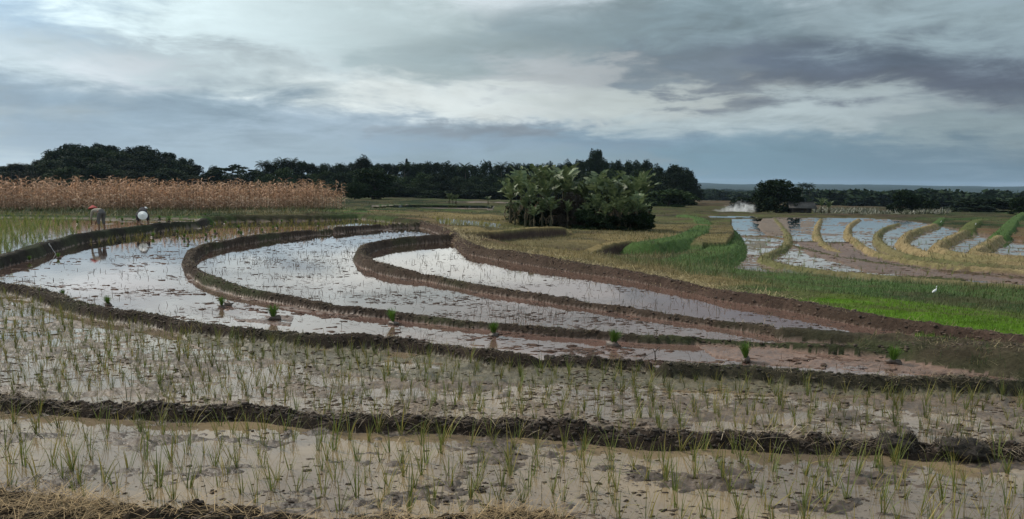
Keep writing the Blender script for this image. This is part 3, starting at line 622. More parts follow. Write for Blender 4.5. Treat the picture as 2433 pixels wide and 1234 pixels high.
def rows_in(poly_mask_name, ang, dr, dc, jit, box_):
    x0, x1, y0, y1 = box_; c, s = math.cos(ang), math.sin(ang); L = 60
    u = np.arange(-L, L, dc); v = np.arange(-L, L, dr); uu, vv = np.meshgrid(u, v)
    uu = uu + rng.normal(0, jit, uu.shape); vv = vv + rng.normal(0, jit, vv.shape) + .12 * np.sin(uu * .5)
    x = uu * c - vv * s; y = uu * s + vv * c; k = (x > x0) & (x < x1) & (y > y0) & (y < y1); x = x[k]; y = y[k]
    m, lv = zones[poly_mask_name]
    ok = near(m, x, y) & (near(OWN, x, y) == 0); return x[ok], y[ok]
pts = []
for nm, ang, dr, dc, keep in (('F0', -.10, .28, .25, .90), ('F1', -.13, .24, .22, .86)):
    x, y = rows_in(nm, ang, dr, dc, .036, (-22, 22, 4.8, 26))
    k = rng.random(len(x)) < keep; x, y = x[k], y[k]; z = hgt(x, y); lv = zones[nm][1]
    z = np.maximum(z, lv - .03)
    sc = (rng.uniform(.75, 1.2, len(x))) * (1.0 if nm == 'F0' else .80)
    pts.append(np.stack([x, y, z, sc, np.hypot(x, y), np.arctan2(x, y)], -1))
pts = np.concatenate(pts)
vis = (np.abs(pts[:, 5]) < math.radians(33.5)) & (pts[:, 4] > 6.2)
order = np.argsort(np.where(vis, pts[:, 4], 1e6)); ind = order[:300]; rest = order[300:]
for q, i in enumerate(ind):
    p = pts[i]; o = link('rice_seedling', rice_me[q % 14], None, (p[0], p[1], p[2]), random.uniform(0, 6.28), (p[3],) * 3)
    tag(o, 'young green rice seedling rooted in the muddy water of the nearest paddy', 'rice plant', 'rice seedlings standing in the nearest paddy')
parts = []
for v in range(14):
    sel = rest[v::14]; P = pts[sel]
    wd = np.clip(P[:, 4] / 11, 1, 1.8)     # clumps set a little fuller farther off
    VV, FF, CC = repl(RV[v][0] * np.array([1.0, 1.0, 1.0]), RV[v][1], P[:, :3], rng.uniform(0, 6.28, len(P)), P[:, 3], RV[v][2], rng.uniform(.6, 1.15, (len(P), 1)) * np.ones((1, 3)))
    parts.append((VV, FF, CC))
# seedlings of the upper left field and thin planting behind the second ridge
def scatter(nm, dr, keep, boxp, sc, cj, jit=.05):
    x, y = rows_in(nm, -.15, dr, dr, jit, boxp); fi = keep(x, y); k = rng.random(len(x)) < fi; x, y = x[k], y[k]; lv = zones[nm][1]
    z = np.maximum(hgt(x, y), lv - .03); P = np.stack([x, y, z], -1)
    for v in range(6):
        q = P[v::6]; parts.append(repl(RV[v][0] * np.array([1.3, 1.3, 1.0]), RV[v][1], q, rng.uniform(0, 6.28, len(q)), rng.uniform(.8, 1.15, len(q)) * sc, RV[v][2], rng.uniform(.7, 1.2, (len(q), 1)) * np.array([cj])))
azof = lambda px: math.atan2(*AT(px, 1.0))
scatter('L', .25, lambda x, y: np.clip((azof(250) - np.arctan2(x, y)) / .22, .05, .72), (-60, 0, 15, 70), 1.0, (.95, 1.1, 1.0))
scatter('A', .55, lambda x, y: (np.hypot(x, y) > 36) * .8, (-22, 4, 30, 60), .8, (1.0, .9, .8))
scatter('E', .26, lambda x, y: 0 * x + .45, (-10, 4, 30, 70), .9, (1.2, 1.1, .9))
scatter('R', .7, lambda x, y: 0 * x + .35, (8, 60, 28, 110), .8, (.9, 1.1, .9), .3)
V, F, Cc = merge(parts)
tag(link('rice_planting', mesh_np('rice_planting', V, F, M_RICE, Cc)), 'rows of small rice seedlings over the farther paddies', 'rice plants', None, 'stuff')

# ------------------------------------------------------------------ grass on banks, verges and meadows
def grass():
    n = 900000
    rr = RR; iw = np.searchsorted(rr, 150)
    i = rng.integers(60, iw, n) + rng.random(n); j = rng.integers(40, NA - 40, n) + rng.random(n)
    ii = i.astype(int); jj = j.astype(int)
    zw = np.zeros(H.shape, bool)
    for nm, (m, lv) in zones.items(): zw |= m & (H < lv + .015)
    p = GD[ii, jj] * (~zw[ii, jj]) * np.where(rr[ii] > 60, .45, 1) * np.clip(1.3 * GREENMIX[ii, jj] + .1, 0, 1)
    k = rng.random(n) < p * .42; i, j, ii, jj = i[k], j[k], ii[k], jj[k]
    r = np.interp(i, np.arange(NR), rr); a = AZ[0] + j * (AZ[1] - AZ[0]); x = r * np.sin(a); y = r * np.cos(a); z = hgt(x, y)
    h = GH[ii, jj] * rng.uniform(.35, 1.25, len(r)); c = C[ii, jj] * rng.uniform(.8, 1.7, (len(r), 1)) + np.array([.008, .015, .002])
    # blades are greener or drier than the soil they stand on
    pz = np.clip((fbm(x * .45 + 5, y * .8, 4, .6) - .48) * 7, 0, 1)[:, None] * .65; c = c * (1 - pz) + np.array([.12, .115, .045]) * pz * rng.uniform(.6, 1.2, (len(r), 1)) * (C[ii, jj][:, 1:2] < .17) + c * pz * (C[ii, jj][:, 1:2] >= .17)
    g = (C[ii, jj][:, 1] > C[ii, jj][:, 0]); dry = rng.random(len(r)) < .25
    c[~g & dry] = np.array([.24, .19, .09]) * rng.uniform(.6, 1.2, ((~g & dry).sum(), 1))
    em = (OWN[ii, jj] > 0) & (C[ii, jj][:, 0] < .12) & (~g) & ~dry
    c[em] = np.array([.06, .085, .028]) * rng.uniform(.6, 1.3, (em.sum(), 1))
    return blades(np.stack([x, y, z - .01], -1), rng.uniform(0, 6.28, len(r)), rng.uniform(0, 1.15, len(r)), h * 1.25, np.clip(r * .00055, .004, .05), rng.uniform(0, 1.0, len(r)), 2, .2, .3, None, c)
V, F, Cc = grass(); print('grass blades', len(F) // 2)
tag(link('grass', mesh_np('grass', V, F, M_GRASS, np.clip(Cc, 0.004, .5))), 'short grass and weeds covering the banks and verges', 'grass', None, 'stuff')

# ------------------------------------------------------------------ straw litter
def litter(P, n, spread, lo, hi, col, wd=.006, lift=.015):
    P = np.asarray(P); seg = np.hypot(*(np.diff(P[:, :2], axis=0).T)); cs = np.concatenate([[0], np.cumsum(seg)]); t = rng.uniform(0, cs[-1], n)
    cl = fbm(t * .9, t * 0 + 3, 3); k = rng.random(n) < np.clip((cl - .35) * 4, .15, 1); t = t[k]; n = len(t)
    x = np.interp(t, cs, P[:, 0]) + rng.normal(0, spread, n); y = np.interp(t, cs, P[:, 1]) + rng.normal(0, spread, n); r = np.hypot(x, y)
    z = hgt(x, y) + rng.uniform(0, lift, n)
    c = np.array(col) * rng.uniform(.35, 1.35, (n, 1))
    return blades(np.stack([x, y, z], -1), rng.uniform(0, 6.28, n), rng.uniform(1.0, 1.62, n), rng.uniform(lo, hi, n), np.maximum(wd, r * .0005), rng.uniform(-.3, .6, n), 3, .5, 0, None, c)
PS = (.32, .22, .11)
parts = [litter(l0a, 5200, .16, .05, .30, PS, .005, .05), litter(l0b, 3600, .12, .05, .26, PS, .005, .04), litter(l1, 5200, .14, .04, .20, (.20, .15, .10), .004, .03),
         litter(l1, 500, .12, .15, .40, (.34, .27, .18), .006, .04), litter(lR, 5000, .35, .05, .2, (.20, .15, .09)), litter(lAB, 3000, .16, .05, .2, (.16, .12, .07)), litter(l2a, 2600, .14, .05, .22, (.19, .15, .09)),
         litter(l2c, 1600, .12, .05, .22, (.19, .15, .09)), litter(l2b, 400, .12, .05, .22, (.19, .15, .09)), litter(lBCa, 1800, .12, .05, .18, (.2, .15, .09)), litter(lM, 1400, .4, .05, .2, (.22, .18, .10))]
parts.append(litter(lR[6:70] + np.array([.25, .45, 0]), 9000, .28, .10, .30, (.34, .27, .14), .006, .10))
V, F, Cc = merge(parts)
tag(link('straw', mesh_np('straw', V, F, M_STRAW, Cc)), 'pale dry straw and roots littering the earth banks', 'straw', None, 'stuff')

# ------------------------------------------------------------------ mud clods and floating bits
IV, IF = ico(2)
def lump(s, e=.35):
    g = np.random.default_rng(s); d = IV * (1 + e * (g.random((len(IV), 1)) - .5) * 1.6); return d * (1 + .5 * np.sin(d[:, :1] * 3 + s) * np.cos(d[:, 1:2] * 4)) * np.array([1, g.uniform(.5, .9), g.uniform(.35, .6)])
LU = [lump(300 + i) for i in range(6)]
def clods(nm, n, lo, hi, cth, col, flat_=.5, rmax=80, sx=1.6):
    m, lv = zones[nm]; ii, jj = np.nonzero(m & (OWN == 0) & (np.broadcast_to(RR[:, None], H.shape) < rmax) & (np.abs(AZG) < math.radians(38)))
    k = rng.integers(0, len(ii), n * 6); ii, jj = ii[k], jj[k]; x, y = GX[ii, jj], GY[ii, jj]
    cl = fbm(x * .8 + 31, y * 1.3, 4, .6); q = rng.random(len(x)) < np.clip((cl - cth) * 7, .03, 1); x, y = x[q][:n], y[q][:n]
    x = x + rng.normal(0, .02, len(x)); y = y + rng.normal(0, .04, len(y)); s = np.exp(rng.uniform(math.log(lo), math.log(hi), len(x)))
    z = np.maximum(hgt(x, y), lv) - s * .08
    out = []
    for v in range(6):
        q = slice(v, None, 6); N = len(x[q]); sc = np.stack([s[q] * rng.uniform(.8, sx, N), s[q] * rng.uniform(.6, 1.3, N), s[q] * flat_ * rng.uniform(.5, 1.4, N)], -1)
        out.append(repl(LU[v], IF, np.stack([x[q], y[q], z[q]], -1), rng.uniform(-.6, .6, N), sc, np.ones((len(IV), 3)), np.array(col) * rng.uniform(.6, 1.25, (N, 1))))
    return out
DK = (.070, .048, .036)
parts = clods('A', 2800, .012, .085, .52, (.085, .052, .038)) + clods('B', 3000, .010, .060, .46, (.060, .045, .036)) + clods('C', 800, .010, .05, .50, (.060, .045, .036)) \
    + clods('F1', 4500, .005, .034, .44, (.07, .050, .036), .8, 30, 2.0) + clods('F0', 2600, .004, .026, .46, (.06, .044, .033), .9, 12, 1.8) + clods('R', 1500, .03, .13, .45, (.10, .065, .042), .5, 100) + clods('L', 500, .02, .06, .5, (.12, .09, .06), .5, 60)
V, F, Cc = merge(parts)
tag(link('mud_clods', mesh_np('mud_clods', V, F, M_CLOD, Cc, True)), 'small dark mud clods breaking the surface of the paddies', 'mud clods', None, 'stuff')
def stubs(nm, n, lo, hi, col, cth=.45, rmax=60, flat_=False, wd=.006):
    m, lv = zones[nm]; ii, jj = np.nonzero(m & (OWN == 0) & (np.broadcast_to(RR[:, None], H.shape) < rmax) & (np.abs(AZG) < math.radians(38)))
    k = rng.integers(0, len(ii), n * 5); x, y = GX[ii[k], jj[k]], GY[ii[k], jj[k]]
    q = rng.random(len(x)) < np.clip((fbm(x * .7 + 11, y * 1.1, 4, .6) - cth) * 6, .06, 1); x, y = x[q][:n], y[q][:n]; N = len(x); r = np.hypot(x, y)
    x = x + rng.normal(0, .03, N); y = y + rng.normal(0, .05, N)
    lean = rng.uniform(1.35, 1.52, N) if flat_ else rng.uniform(0, .9, N)
    az_ = rng.choice([0, math.pi], N) + rng.normal(0, .5, N) if flat_ else rng.uniform(0, 6.28, N)
    return blades(np.stack([x, y, np.full(N, lv + (.004 if flat_ else -.02))], -1), az_, lean, rng.uniform(lo, hi, N), np.maximum(wd, r * .0006), rng.uniform(0, .5, N) if not flat_ else 0.05 + 0 * x, 2, .5, 0, None, np.array(col) * rng.uniform(.5, 1.4, (N, 1)))
parts = [stubs('B', 1600, .04, .16, (.06, .05, .03)), stubs('B', 1500, .05, .25, (.055, .042, .03), .45, 60, True, .010), stubs('A', 700, .04, .16, (.06, .05, .03)), stubs('A', 1300, .06, .3, (.07, .05, .035), .5, 60, True, .012),
         stubs('C', 500, .04, .18, (.06, .055, .03)), stubs('C', 250, .05, .2, (.06, .045, .03), .5, 60, True, .010), stubs('F1', 2600, .04, .2, (.09, .075, .045), .4, 30, True, .006), stubs('F0', 1600, .03, .16, (.09, .07, .045), .42, 14, True, .004), stubs('F0', 700, .04, .2, (.12, .12, .05), .42, 14)]
V, F, Cc = merge(parts)
tag(link('plant_debris', mesh_np('plant_debris', V, F, M_STRAW, Cc)), 'dark stubble and floating plant scraps on the flooded paddies', 'plant debris', None, 'stuff')

# ------------------------------------------------------------------ dark heaps of dug mud on the nearest bank
M_HEAP = mat_plain('dug_mud', (.022, .018, .015), (.05, .038, .03), 14, .85)
V5, F5 = ico(4)
def heap(px, py, w_, h_, lab, d_=.26, seed=1):
    p = U(px, py, .10); g = np.random.default_rng(seed); n = fbm(V5[:, 0] * 3 + seed, V5[:, 1] * 3 + V5[:, 2] * 2, 5, .65) - .5; n2 = fbm(V5[:, 0] * 1.2 + seed * 3, V5[:, 2] * 1.4 + V5[:, 1], 3) - .5
    n3_ = fbm(V5[:, 0] * 9 + seed + V5[:, 2] * 5, V5[:, 1] * 9 - V5[:, 2] * 7, 4, .7) - .5
    v = V5 * (1 + n[:, None] * .7 + n2[:, None] * .5 + n3_[:, None] * .55) * np.array([w_, d_, h_])
    root = empty('mud_heap', (p[0], p[1], hgt(p[0], p[1]) - .03)); tag(root, lab, 'mud heap', 'dark mud heaps on the nearest bank')
    link('mud', mesh_np('mud', v, F5, M_HEAP, None, True), root)
    N = 1500; k = g.integers(0, len(V5), N); b = v[k][v[k][:, 2] > 0]; N = len(b)
    B = blades(b * .97, g.uniform(0, 6.28, N), g.uniform(.2, 1.5, N), g.uniform(.02, .09, N), np.full(N, .006), g.uniform(0, 1.5, N), 3, .4, 0, None, np.array([[.035, .03, .022]]) * g.uniform(.5, 2.2, (N, 1)))
    link('roots', mesh_np('roots', *B[:2], M_STRAW, B[2]), root)
heap(2125, 1052, .17, .12, 'large dark heap of dug mud with two humps on the nearest bank', .2, 4)
heap(2162, 1052, .07, .12, 'narrow dark lump of mud joined to the right of the large heap', .12, 5)
heap(2285, 1064, .23, .11, 'low wide dark mud heap right of the gap in the nearest bank', .2, 9)

# ------------------------------------------------------------------ bundles of seedlings waiting to be planted
M_BUND = mat_leaf('seedling_green', (.045, .10, .014), (.12, .21, .030), .55, .25, .2)
M_MUDL = mat_plain('mud_lump', (.06, .042, .032), (.10, .068, .05), 20, .5, .5)
def bundle_var(s):
    g = np.random.default_rng(s); n = 170; a = g.uniform(0, 6.28, n); r = g.uniform(0, .03, n)
    L = blades(np.stack([r * np.cos(a), r * np.sin(a), np.full(n, .03)], -1), a + g.normal(0, .3, n), g.uniform(.0, .42, n), g.uniform(.16, .27, n), np.full(n, .009), g.uniform(.0, .8, n), 3, .3, .3)
    m = lump(s + 5, .4) * np.array([.11, .10, .10]) / .6 * .62; return mesh_np('leaves', *L[:2], M_BUND), mesh_np('mud_clump', m, IF, M_MUDL, None, True)
BV = [bundle_var(500 + i) for i in range(5)]
nb = 0
def bundle(px, py, lv, lab, grp, sc=1.0):
    global nb
    p = U(px, py, lv + .02); v = BV[nb % 5]; nb += 1
    k1 = sc * random.uniform(.82, 1.12); root = empty('seedling_bundle', (p[0], p[1], max(hgt(p[0], p[1]), lv) + .01), random.uniform(0, 6.28), (k1 * random.uniform(.8, 1.1), k1 * random.uniform(.8, 1.1), k1)); root.rotation_euler.x = random.uniform(-.22, .22); root.rotation_euler.y = random.uniform(-.22, .22); tag(root, lab, 'seedling bundle', grp)
    link('leaves', v[0], root); link('mud_clump', v[1], root)
G1 = 'seedling bundles set out along the near strip of water'
for px, py, s, lab in ((152, 703, .7, 'leftmost dark green tuft of seedlings on the long front bank'), (256, 724, .85, 'dark round tuft of seedlings second from the left on the front bank'),
                       (527, 728, .9, 'dark seedling tuft with a brown clod beside it in the shiny crescent'), (650, 758, 1.0, 'upright green seedling bundle on a mud patch left of the strip'),
                       (935, 768, 1.05, 'green seedling bundle mirrored in water, third along the narrow strip'), (1174, 796, 1.05, 'tall green seedling bundle on a cone of mud with its long reflection'),
                       (1455, 820, 1.05, 'slim green seedling bundle on a dark mud lump left of the forked stick'), (1772, 858, 1.05, 'bright lime green fan of seedlings right of the forked stick'),
                       (2120, 864, 1.1, 'rightmost bushy green seedling bundle on the bare reddish mud')):
    bundle(px, py, .12, lab, G1, sc=s)
p = U(541, 727, .12); c_ = link('mud_clod', mesh_np('mud_clod', lump(77, .5) * np.array([.12, .1, .13]), IF, M_MUDL, None, True), None, (p[0], p[1], .13)); tag(c_, 'brown mud clod in shiny water beside the dark seedling tuft', 'clod')
for px, py in ((489, 561), (512, 553), (501, 535), (489, 527), (535, 532), (567, 543), (573, 558), (625, 550), (648, 543), (659, 540), (668, 527), (756, 535), (855, 524), (892, 524), (911, 519), (943, 524)):
    bundle(px, py + 2, .12, 'tiny dark seedling bundle standing in the water behind the second ridge', 'small seedling bundles behind the second ridge', .85)
for px, py in ((363, 562), (421, 554), (437, 564), (447, 572)):
    bundle(px, py + 2, .12, 'tiny seedling bundle in the water just below the upper left bank', 'small seedling bundles below the upper left bank', .8)
for px, py in ((70, 618), (139, 611)):
    bundle(px, py + 2, .12, 'small tuft of seedlings in the shaded water at the far left', 'seedling tufts in the shaded water at far left', .65)
for px, py in ((379, 522), (402, 526), (185, 533), (290, 525)):
    bundle(px, py, .44, 'dark seedling bundle on the upper field near the bending people', 'seedling bundles on the upper field by the people', .9)
# forked stick and fallen mud by the breach
M_STICK = mat_plain('stick', (.04, .028, .02), (.07, .05, .035), 20)
p = U(1556, 862, .10); V, F, _ = merge([tube([(0, 0, -.05), (.005, 0, .1), (-.005, 0, .2)], [.010, .009, .008]), tube([(-.005, 0, .195), (.03, 0, .24), (.075, 0, .27)], [.008, .007, .004]), tube([(-.005, 0, .195), (-.03, 0, .235), (-.035, 0, .25)], [.007, .006, .004])])
st = link('forked_stick', fixdeg(mesh_np('forked_stick', V, F, M_STICK)), None, (p[0], p[1], hgt(p[0], p[1]))); tag(st, 'short dark forked stick upright at the breach in the front bank', 'stick')

# ------------------------------------------------------------------ drain pipes in the upper banks
M_PIPE = mat_plain('pale_pipe', (.35, .34, .32), (.45, .44, .42), 6, .5)
M_FALL = mat_water('falling_water', (.45, .45, .46), (.55, .55, .56), 1.33, .15, .2, 20)
def pipe(a, b, za, zb, lab, rad=.012):
    A_, B_ = U(*a, za), U(*b, zb); pts_ = [A_ + (B_ - A_) * t for t in (0, .25, .5, .75, 1)]; pts_[1][2] += .015; c0 = A_.copy()
    root = empty('water_spout', tuple(B_)); tag(root, lab, 'water spout')
    V, F = tube([q - B_ for q in ([A_ + (A_ - B_) * .15 + np.array([0, 0, .02])] + pts_[:2])], rad * 1.5, 8); link('pipe', fixdeg(mesh_np('pipe', V, F, M_PIPE)), root)
    V, F = tube([q - B_ for q in pts_[1:]], [rad * .6, rad * .7, rad * .8, rad], 8); link('water_jet', fixdeg(mesh_np('water_jet', V, F, M_FALL, None, True)), root)
pipe((118, 583), (132, 603), .42, .13, 'thin pale spout of water running down the dark upper left bank')
pipe((537, 572), (548, 586), .38, .16, 'small pale spout of water in the bank behind the middle crescent', .011)
pipe((2318, 534), (2312, 556), -.55, -.88, 'white trickle of water falling between the straw ridges at right', .018)
pipe((2236, 527), (2228, 538), -.62, -.88, 'short white trickle beside the green end of a straw ridge', .016)

# ------------------------------------------------------------------ dried maize
def corn_variant(s):
    g = np.random.default_rng(s); h = g.uniform(1.5, 2.25); parts = []
    lx = g.normal(0, .05); stem = [(0, 0, 0), (lx * .3, 0, h * .35), (lx, 0, h * .7), (lx * 1.5, g.normal(0, .03), h * .92)]
    V, F = tube(stem, [.016, .014, .011, .006], 5, False); parts.append((V, F, np.ones((len(V), 3)) * (.30, .19, .11)))
    n = int(g.integers(15, 19)); hs = np.linspace(.10, .92, n) * h; a = np.arange(n) * math.pi + g.normal(0, .6, n)
    bs = np.stack([lx * hs / h, 0 * hs, hs], -1); col = np.array([(.48, .30, .19)] * n) * g.uniform(.45, 1.5, (n, 1)); low = hs < h * .45; col[low] = np.array([.60, .43, .31]) * g.uniform(.7, 1.2, (low.sum(), 1))
    parts.append(blades(bs, a, g.uniform(.25, .9, n), g.uniform(.35, .62, n), g.uniform(.045, .07, n), g.uniform(1.4, 2.7, n), 5, .15, .5, g.uniform(-.8, .8, n), col))
    t = 7; parts.append(blades(np.tile([[lx * 1.5, 0, h * .9]], (t, 1)), g.uniform(0, 6.28, t), g.uniform(0, .6, t), g.uniform(.12, .25, t), np.full(t, .014), g.uniform(.0, .6, t), 2, .5, 0, None, np.array([[.30, .20, .10]] * t)))
    k = 4; zc = h * g.uniform(.38, .5); parts.append(blades(np.tile([[lx * .5, 0, zc]], (k, 1)), g.uniform(0, 6.28, k), g.uniform(.3, 1.4, k), g.uniform(.16, .26, k), np.full(k, .07), g.uniform(.2, 1.0, k), 3, .3, .5, None, np.array([[.72, .58, .44]] * k)))
    return merge(parts)
M_CORN = mat_col('dry_maize', .75, .2, .3)
CV = [corn_variant(900 + i) for i in range(8)]
corn_me = [fixdeg(mesh_np('maize_stalk', *CV[i][:2], M_CORN, CV[i][2])) for i in range(8)]
c0 = U(-420, 502, .44); c1 = U(0, 499, .43); c2 = U(420, 500, .43); c3 = U(822, 495, .42); CL = smooth_line([c0, c1, c2, c3], 12)
segl = np.concatenate([[0], np.cumsum(np.hypot(*(np.diff(CL[:, :2], axis=0).T)))])
ind = []; stuff = []
for row in range(15):
    t = np.arange(0, segl[-1], .24) + rng.normal(0, .03, len(np.arange(0, segl[-1], .24)))
    x = np.interp(t, segl, CL[:, 0]); y = np.interp(t, segl, CL[:, 1]); tx = (c3 - c1)[:2] / np.linalg.norm((c3 - c1)[:2]); nx = np.array([-tx[1], tx[0]])
    off = row * .62 + rng.normal(0, .07, len(t)); x = x + nx[0] * off + rng.normal(0, .03, len(t)); y = y + nx[1] * off; P = np.stack([x, y, hgt(x, y) - .02], -1)
    k = rng.random(len(P)) < np.clip(.5 + 1.6 * (fbm(x * .5, y * .5, 3) - .3), .35, .97); P = P[k]; a = np.arctan2(P[:, 0], P[:, 1]); v = (a > azof(-25))
    if row < 3: ind += list(P[v]); stuff.append(P[~v])
    else: stuff.append(P)
ind = np.array(ind)[:300]; extra = np.array(ind)[300:] if len(ind) > 300 else np.zeros((0, 3))
for q, p in enumerate(ind):
    s_ = random.uniform(.74, 1.14); o = link('maize_stalk', corn_me[q % 8], None, tuple(p), random.uniform(0, 6.28), (s_, s_, s_))
    tag(o, 'dry brown maize stalk with drooping leaves at the front of the maize field', 'maize stalk', 'dry maize stalks along the front of the field')
Pn = np.concatenate(stuff + [extra]); parts = []
for v in range(8):
    q = Pn[v::8]; parts.append(repl(CV[v][0], CV[v][1], q, rng.uniform(0, 6.28, len(q)), rng.uniform(.74, 1.18, len(q)), CV[v][2], rng.uniform(.75, 1.2, (len(q), 1)) * np.ones((1, 3))))
V, F, Cc = merge(parts); tag(link('maize_field', fixdeg(mesh_np('maize_field', V, F, M_CORN, Cc))), 'dense dry brown maize behind the front rows', 'maize', None, 'stuff')

# ------------------------------------------------------------------ trees
def leafquads(P, size, g, asp=.6, up=.3):
    N = len(P); n = g.normal(size=(N, 3)); n[:, 2] += up; n /= np.linalg.norm(n, axis=1, keepdims=True); t = g.normal(size=(N, 3)); t -= n * (t * n).sum(1, keepdims=True); t /= np.linalg.norm(t, axis=1, keepdims=True); b = np.cross(n, t)
    s = (np.asarray(size) * g.uniform(.6, 1.4, N))[:, None]
    V = np.stack([P - t * s, P + b * s * asp, P + t * s, P - b * s * asp], 1).reshape(-1, 3); F = np.arange(N * 4).reshape(-1, 4); return V, F
def crown(seed, nclump, per, z0, z1, rad, csz, leaf, flat_=.7, shape='dome'):
    g = np.random.default_rng(seed); P = []; 
    for k in range(nclump):
        u = g.random(); z = z0 + (z1 - z0) * u
        if shape == 'dome': rr = rad * math.sqrt(max(.05, 1 - ((u - .35) / .68) ** 2)) * (g.random() ** .4)
        elif shape == 'cone': rr = rad * (1 - u) * g.random() ** .4 + .02
        elif shape == 'umbrella': rr = rad * g.random() ** .5; z = z0 + (z1 - z0) * (1 - .5 * (rr / rad) ** 2) * g.uniform(.75, 1)
        else: rr = rad * (.6 + .5 * g.random()) * g.random() ** .5
        a = g.uniform(0, 6.28); c = np.array([rr * math.cos(a), rr * math.sin(a), z]); R = csz * g.uniform(.6, 1.3)
        d = g.normal(size=(per, 3)); d /= np.linalg.norm(d, axis=1, keepdims=True); q = c + d * R * (g.random((per, 1)) ** .35) * np.array([1, 1, flat_]); P.append(q)
    P = np.concatenate(P); P = P[P[:, 2] > z0 * .4]; return leafquads(P, leaf, g)
def trunk(seed, h, r0, z1=.8, lean=.05):
    g = np.random.default_rng(seed); pts_ = [(g.normal(0, lean) * t, g.normal(0, lean) * t, h * z1 * t) for t in (0, .3, .6, 1)]; parts = [tube(pts_, [r0 * 1.3, r0, r0 * .7, r0 * .3], 7, False)]
    for k in range(7):
        t = g.uniform(.35, .85); b = np.array([0, 0, h * z1 * t]); a = g.uniform(0, 6.28); e = b + np.array([math.cos(a), math.sin(a), g.uniform(.5, 1.2)]) * h * .18
        parts.append(tube([b, (b + e) / 2 + np.array([0, 0, .02 * h]), e], [r0 * .45, r0 * .3, r0 * .12], 5, False))
    return merge(parts)[:2]
M_DK = mat_leaf('dark_foliage', (.008, .017, .008), (.022, .038, .014), .7, .08, .35, .08)
M_MID = mat_leaf('mid_foliage', (.014, .030, .011), (.042, .062, .022), .7, .10, .3, .08)
# unit-height trees (z 0..1, radius about .35)
PROT = {}
def proto(nm, seed, **k):
    V, F = crown(seed, **k); tv, tf = trunk(seed, 1.0, .022, .55)
    PROT[nm] = (mesh_np('crown', V, F, M_DK), mesh_np('trunk', tv, tf, M_BARK, None, True), mesh_np('crown', V, F, M_MID))
for i in range(4): proto(f'dome{i}', 40 + i, nclump=54, per=150, z0=.16, z1=.90, rad=.36, csz=.13, leaf=.021, flat_=1.0)
for i in range(3): proto(f'tall{i}', 60 + i, nclump=52, per=150, z0=.15, z1=.92, rad=.26, csz=.11, leaf=.02, flat_=1.0, shape='x')
proto('umbrella', 71, nclump=34, per=80, z0=.42, z1=.93, rad=.50, csz=.085, leaf=.022, flat_=.5, shape='umbrella')
proto('cone', 72, nclump=40, per=90, z0=.1, z1=.97, rad=.26, csz=.06, leaf=.02, shape='cone')
proto('round', 73, nclump=95, per=110, z0=.10, z1=.88, rad=.43, csz=.13, leaf=.022)
proto('bush', 74, nclump=40, per=110, z0=.02, z1=.85, rad=.42, csz=.16, leaf=.035)
def tree(nm, px, r, ytop, wpx, lab, cat='tree', grp=None, kind='tree', mid=False, rz=None):
    v = AT(px, r); z = float(hgt(v[0], v[1])); h = max(top_z(px, ytop - (5 if r > 230 and nm != 'umbrella' else 2), r) - z, .5); w_ = wpx / FPX * r / .8
    root = empty(kind, (v[0], v[1], z - .02 * h), random.uniform(0, 6.28) if rz is None else rz, (w_, w_, h)); tag(root, lab, cat, grp)
    p = PROT[nm]; link('crown', p[2] if mid else p[0], root); link('trunk', p[1], root); return root
SKY = [(-450, 396), (-200, 390), (0, 397), (60, 394), (100, 384), (125, 360), (150, 342), (172, 336), (190, 345), (210, 341), (240, 339), (262, 345), (300, 353), (330, 350), (352, 345), (372, 358), (400, 367), (440, 378), (465, 392), (482, 408)]
sx = [a for a, b in SKY]; sy = [b for a, b in SKY]
GT = 'trees of the wood behind the maize and paddies'; LT = 'dark green tree crowded into the wood behind the fields'
names = ['dome0', 'dome1', 'dome2', 'dome3', 'tall0', 'tall1', 'tall2']
x = -440
while x < 476:
    tree(random.choice(names), x, 285 + random.uniform(-8, 8), np.interp(x, sx, sy) + random.uniform(-1, 7), random.uniform(46, 66), 'dark green tree in the hilltop wood behind the maize', 'tree', 'trees of the hill wood behind the maize'); x += random.uniform(20, 28)
for dy, r, st in ((16, 272, 34), (36, 262, 36), (58, 250, 42)):
    x = -430 + dy
    while x < 465:
        y = np.interp(x, sx, sy) + dy
        if y < 428: tree(random.choice(names[:4]), x, r + random.uniform(-6, 6), y + random.uniform(-5, 6), random.uniform(58, 80), 'dark green tree in the hilltop wood behind the maize', 'tree', 'trees of the hill wood behind the maize', mid=random.random() < .5)
        x += st * random.uniform(.8, 1.2)
SKY2 = [(480, 425), (500, 410), (520, 415), (545, 418), (600, 412), (625, 400), (650, 388), (680, 380), (705, 381), (730, 391), (800, 388), (835, 388), (862, 380), (900, 387), (940, 390), (990, 389), (1040, 386), (1075, 389), (1100, 394), (1130, 390), (1160, 387), (1200, 393), (1240, 392), (1270, 388), (1290, 388), (1330, 383), (1360, 386), (1385, 377), (1415, 376), (1440, 376), (1470, 380), (1490, 386), (1520, 383), (1550, 384), (1565, 396), (1580, 402), (1610, 398), (1635, 408), (1652, 425)]
sx = [a for a, b in SKY2]; sy = [b for a, b in SKY2]
x = 486
while x < 1650:
    rr = 275 if x < 1150 else 262
    tree(random.choice(names), x, rr + random.uniform(-8, 8), np.interp(x, sx, sy) + random.uniform(-2, 6), random.uniform(42, 60), LT, 'tree', GT); x += random.uniform(19, 27)
for dy, r, st in ((26, 245, 40), (50, 235, 44)):
    x = 490 + dy
    while x < 1640:
        y = np.interp(x, sx, sy) + dy
        if y < 452 and not (520 < x < 610): tree(random.choice(names[:4]), x, r + random.uniform(-6, 6), y + random.uniform(-6, 8), random.uniform(56, 76), LT, 'tree', GT, mid=random.random() < .35)
        x += st * random.uniform(.8, 1.2)
x = 500
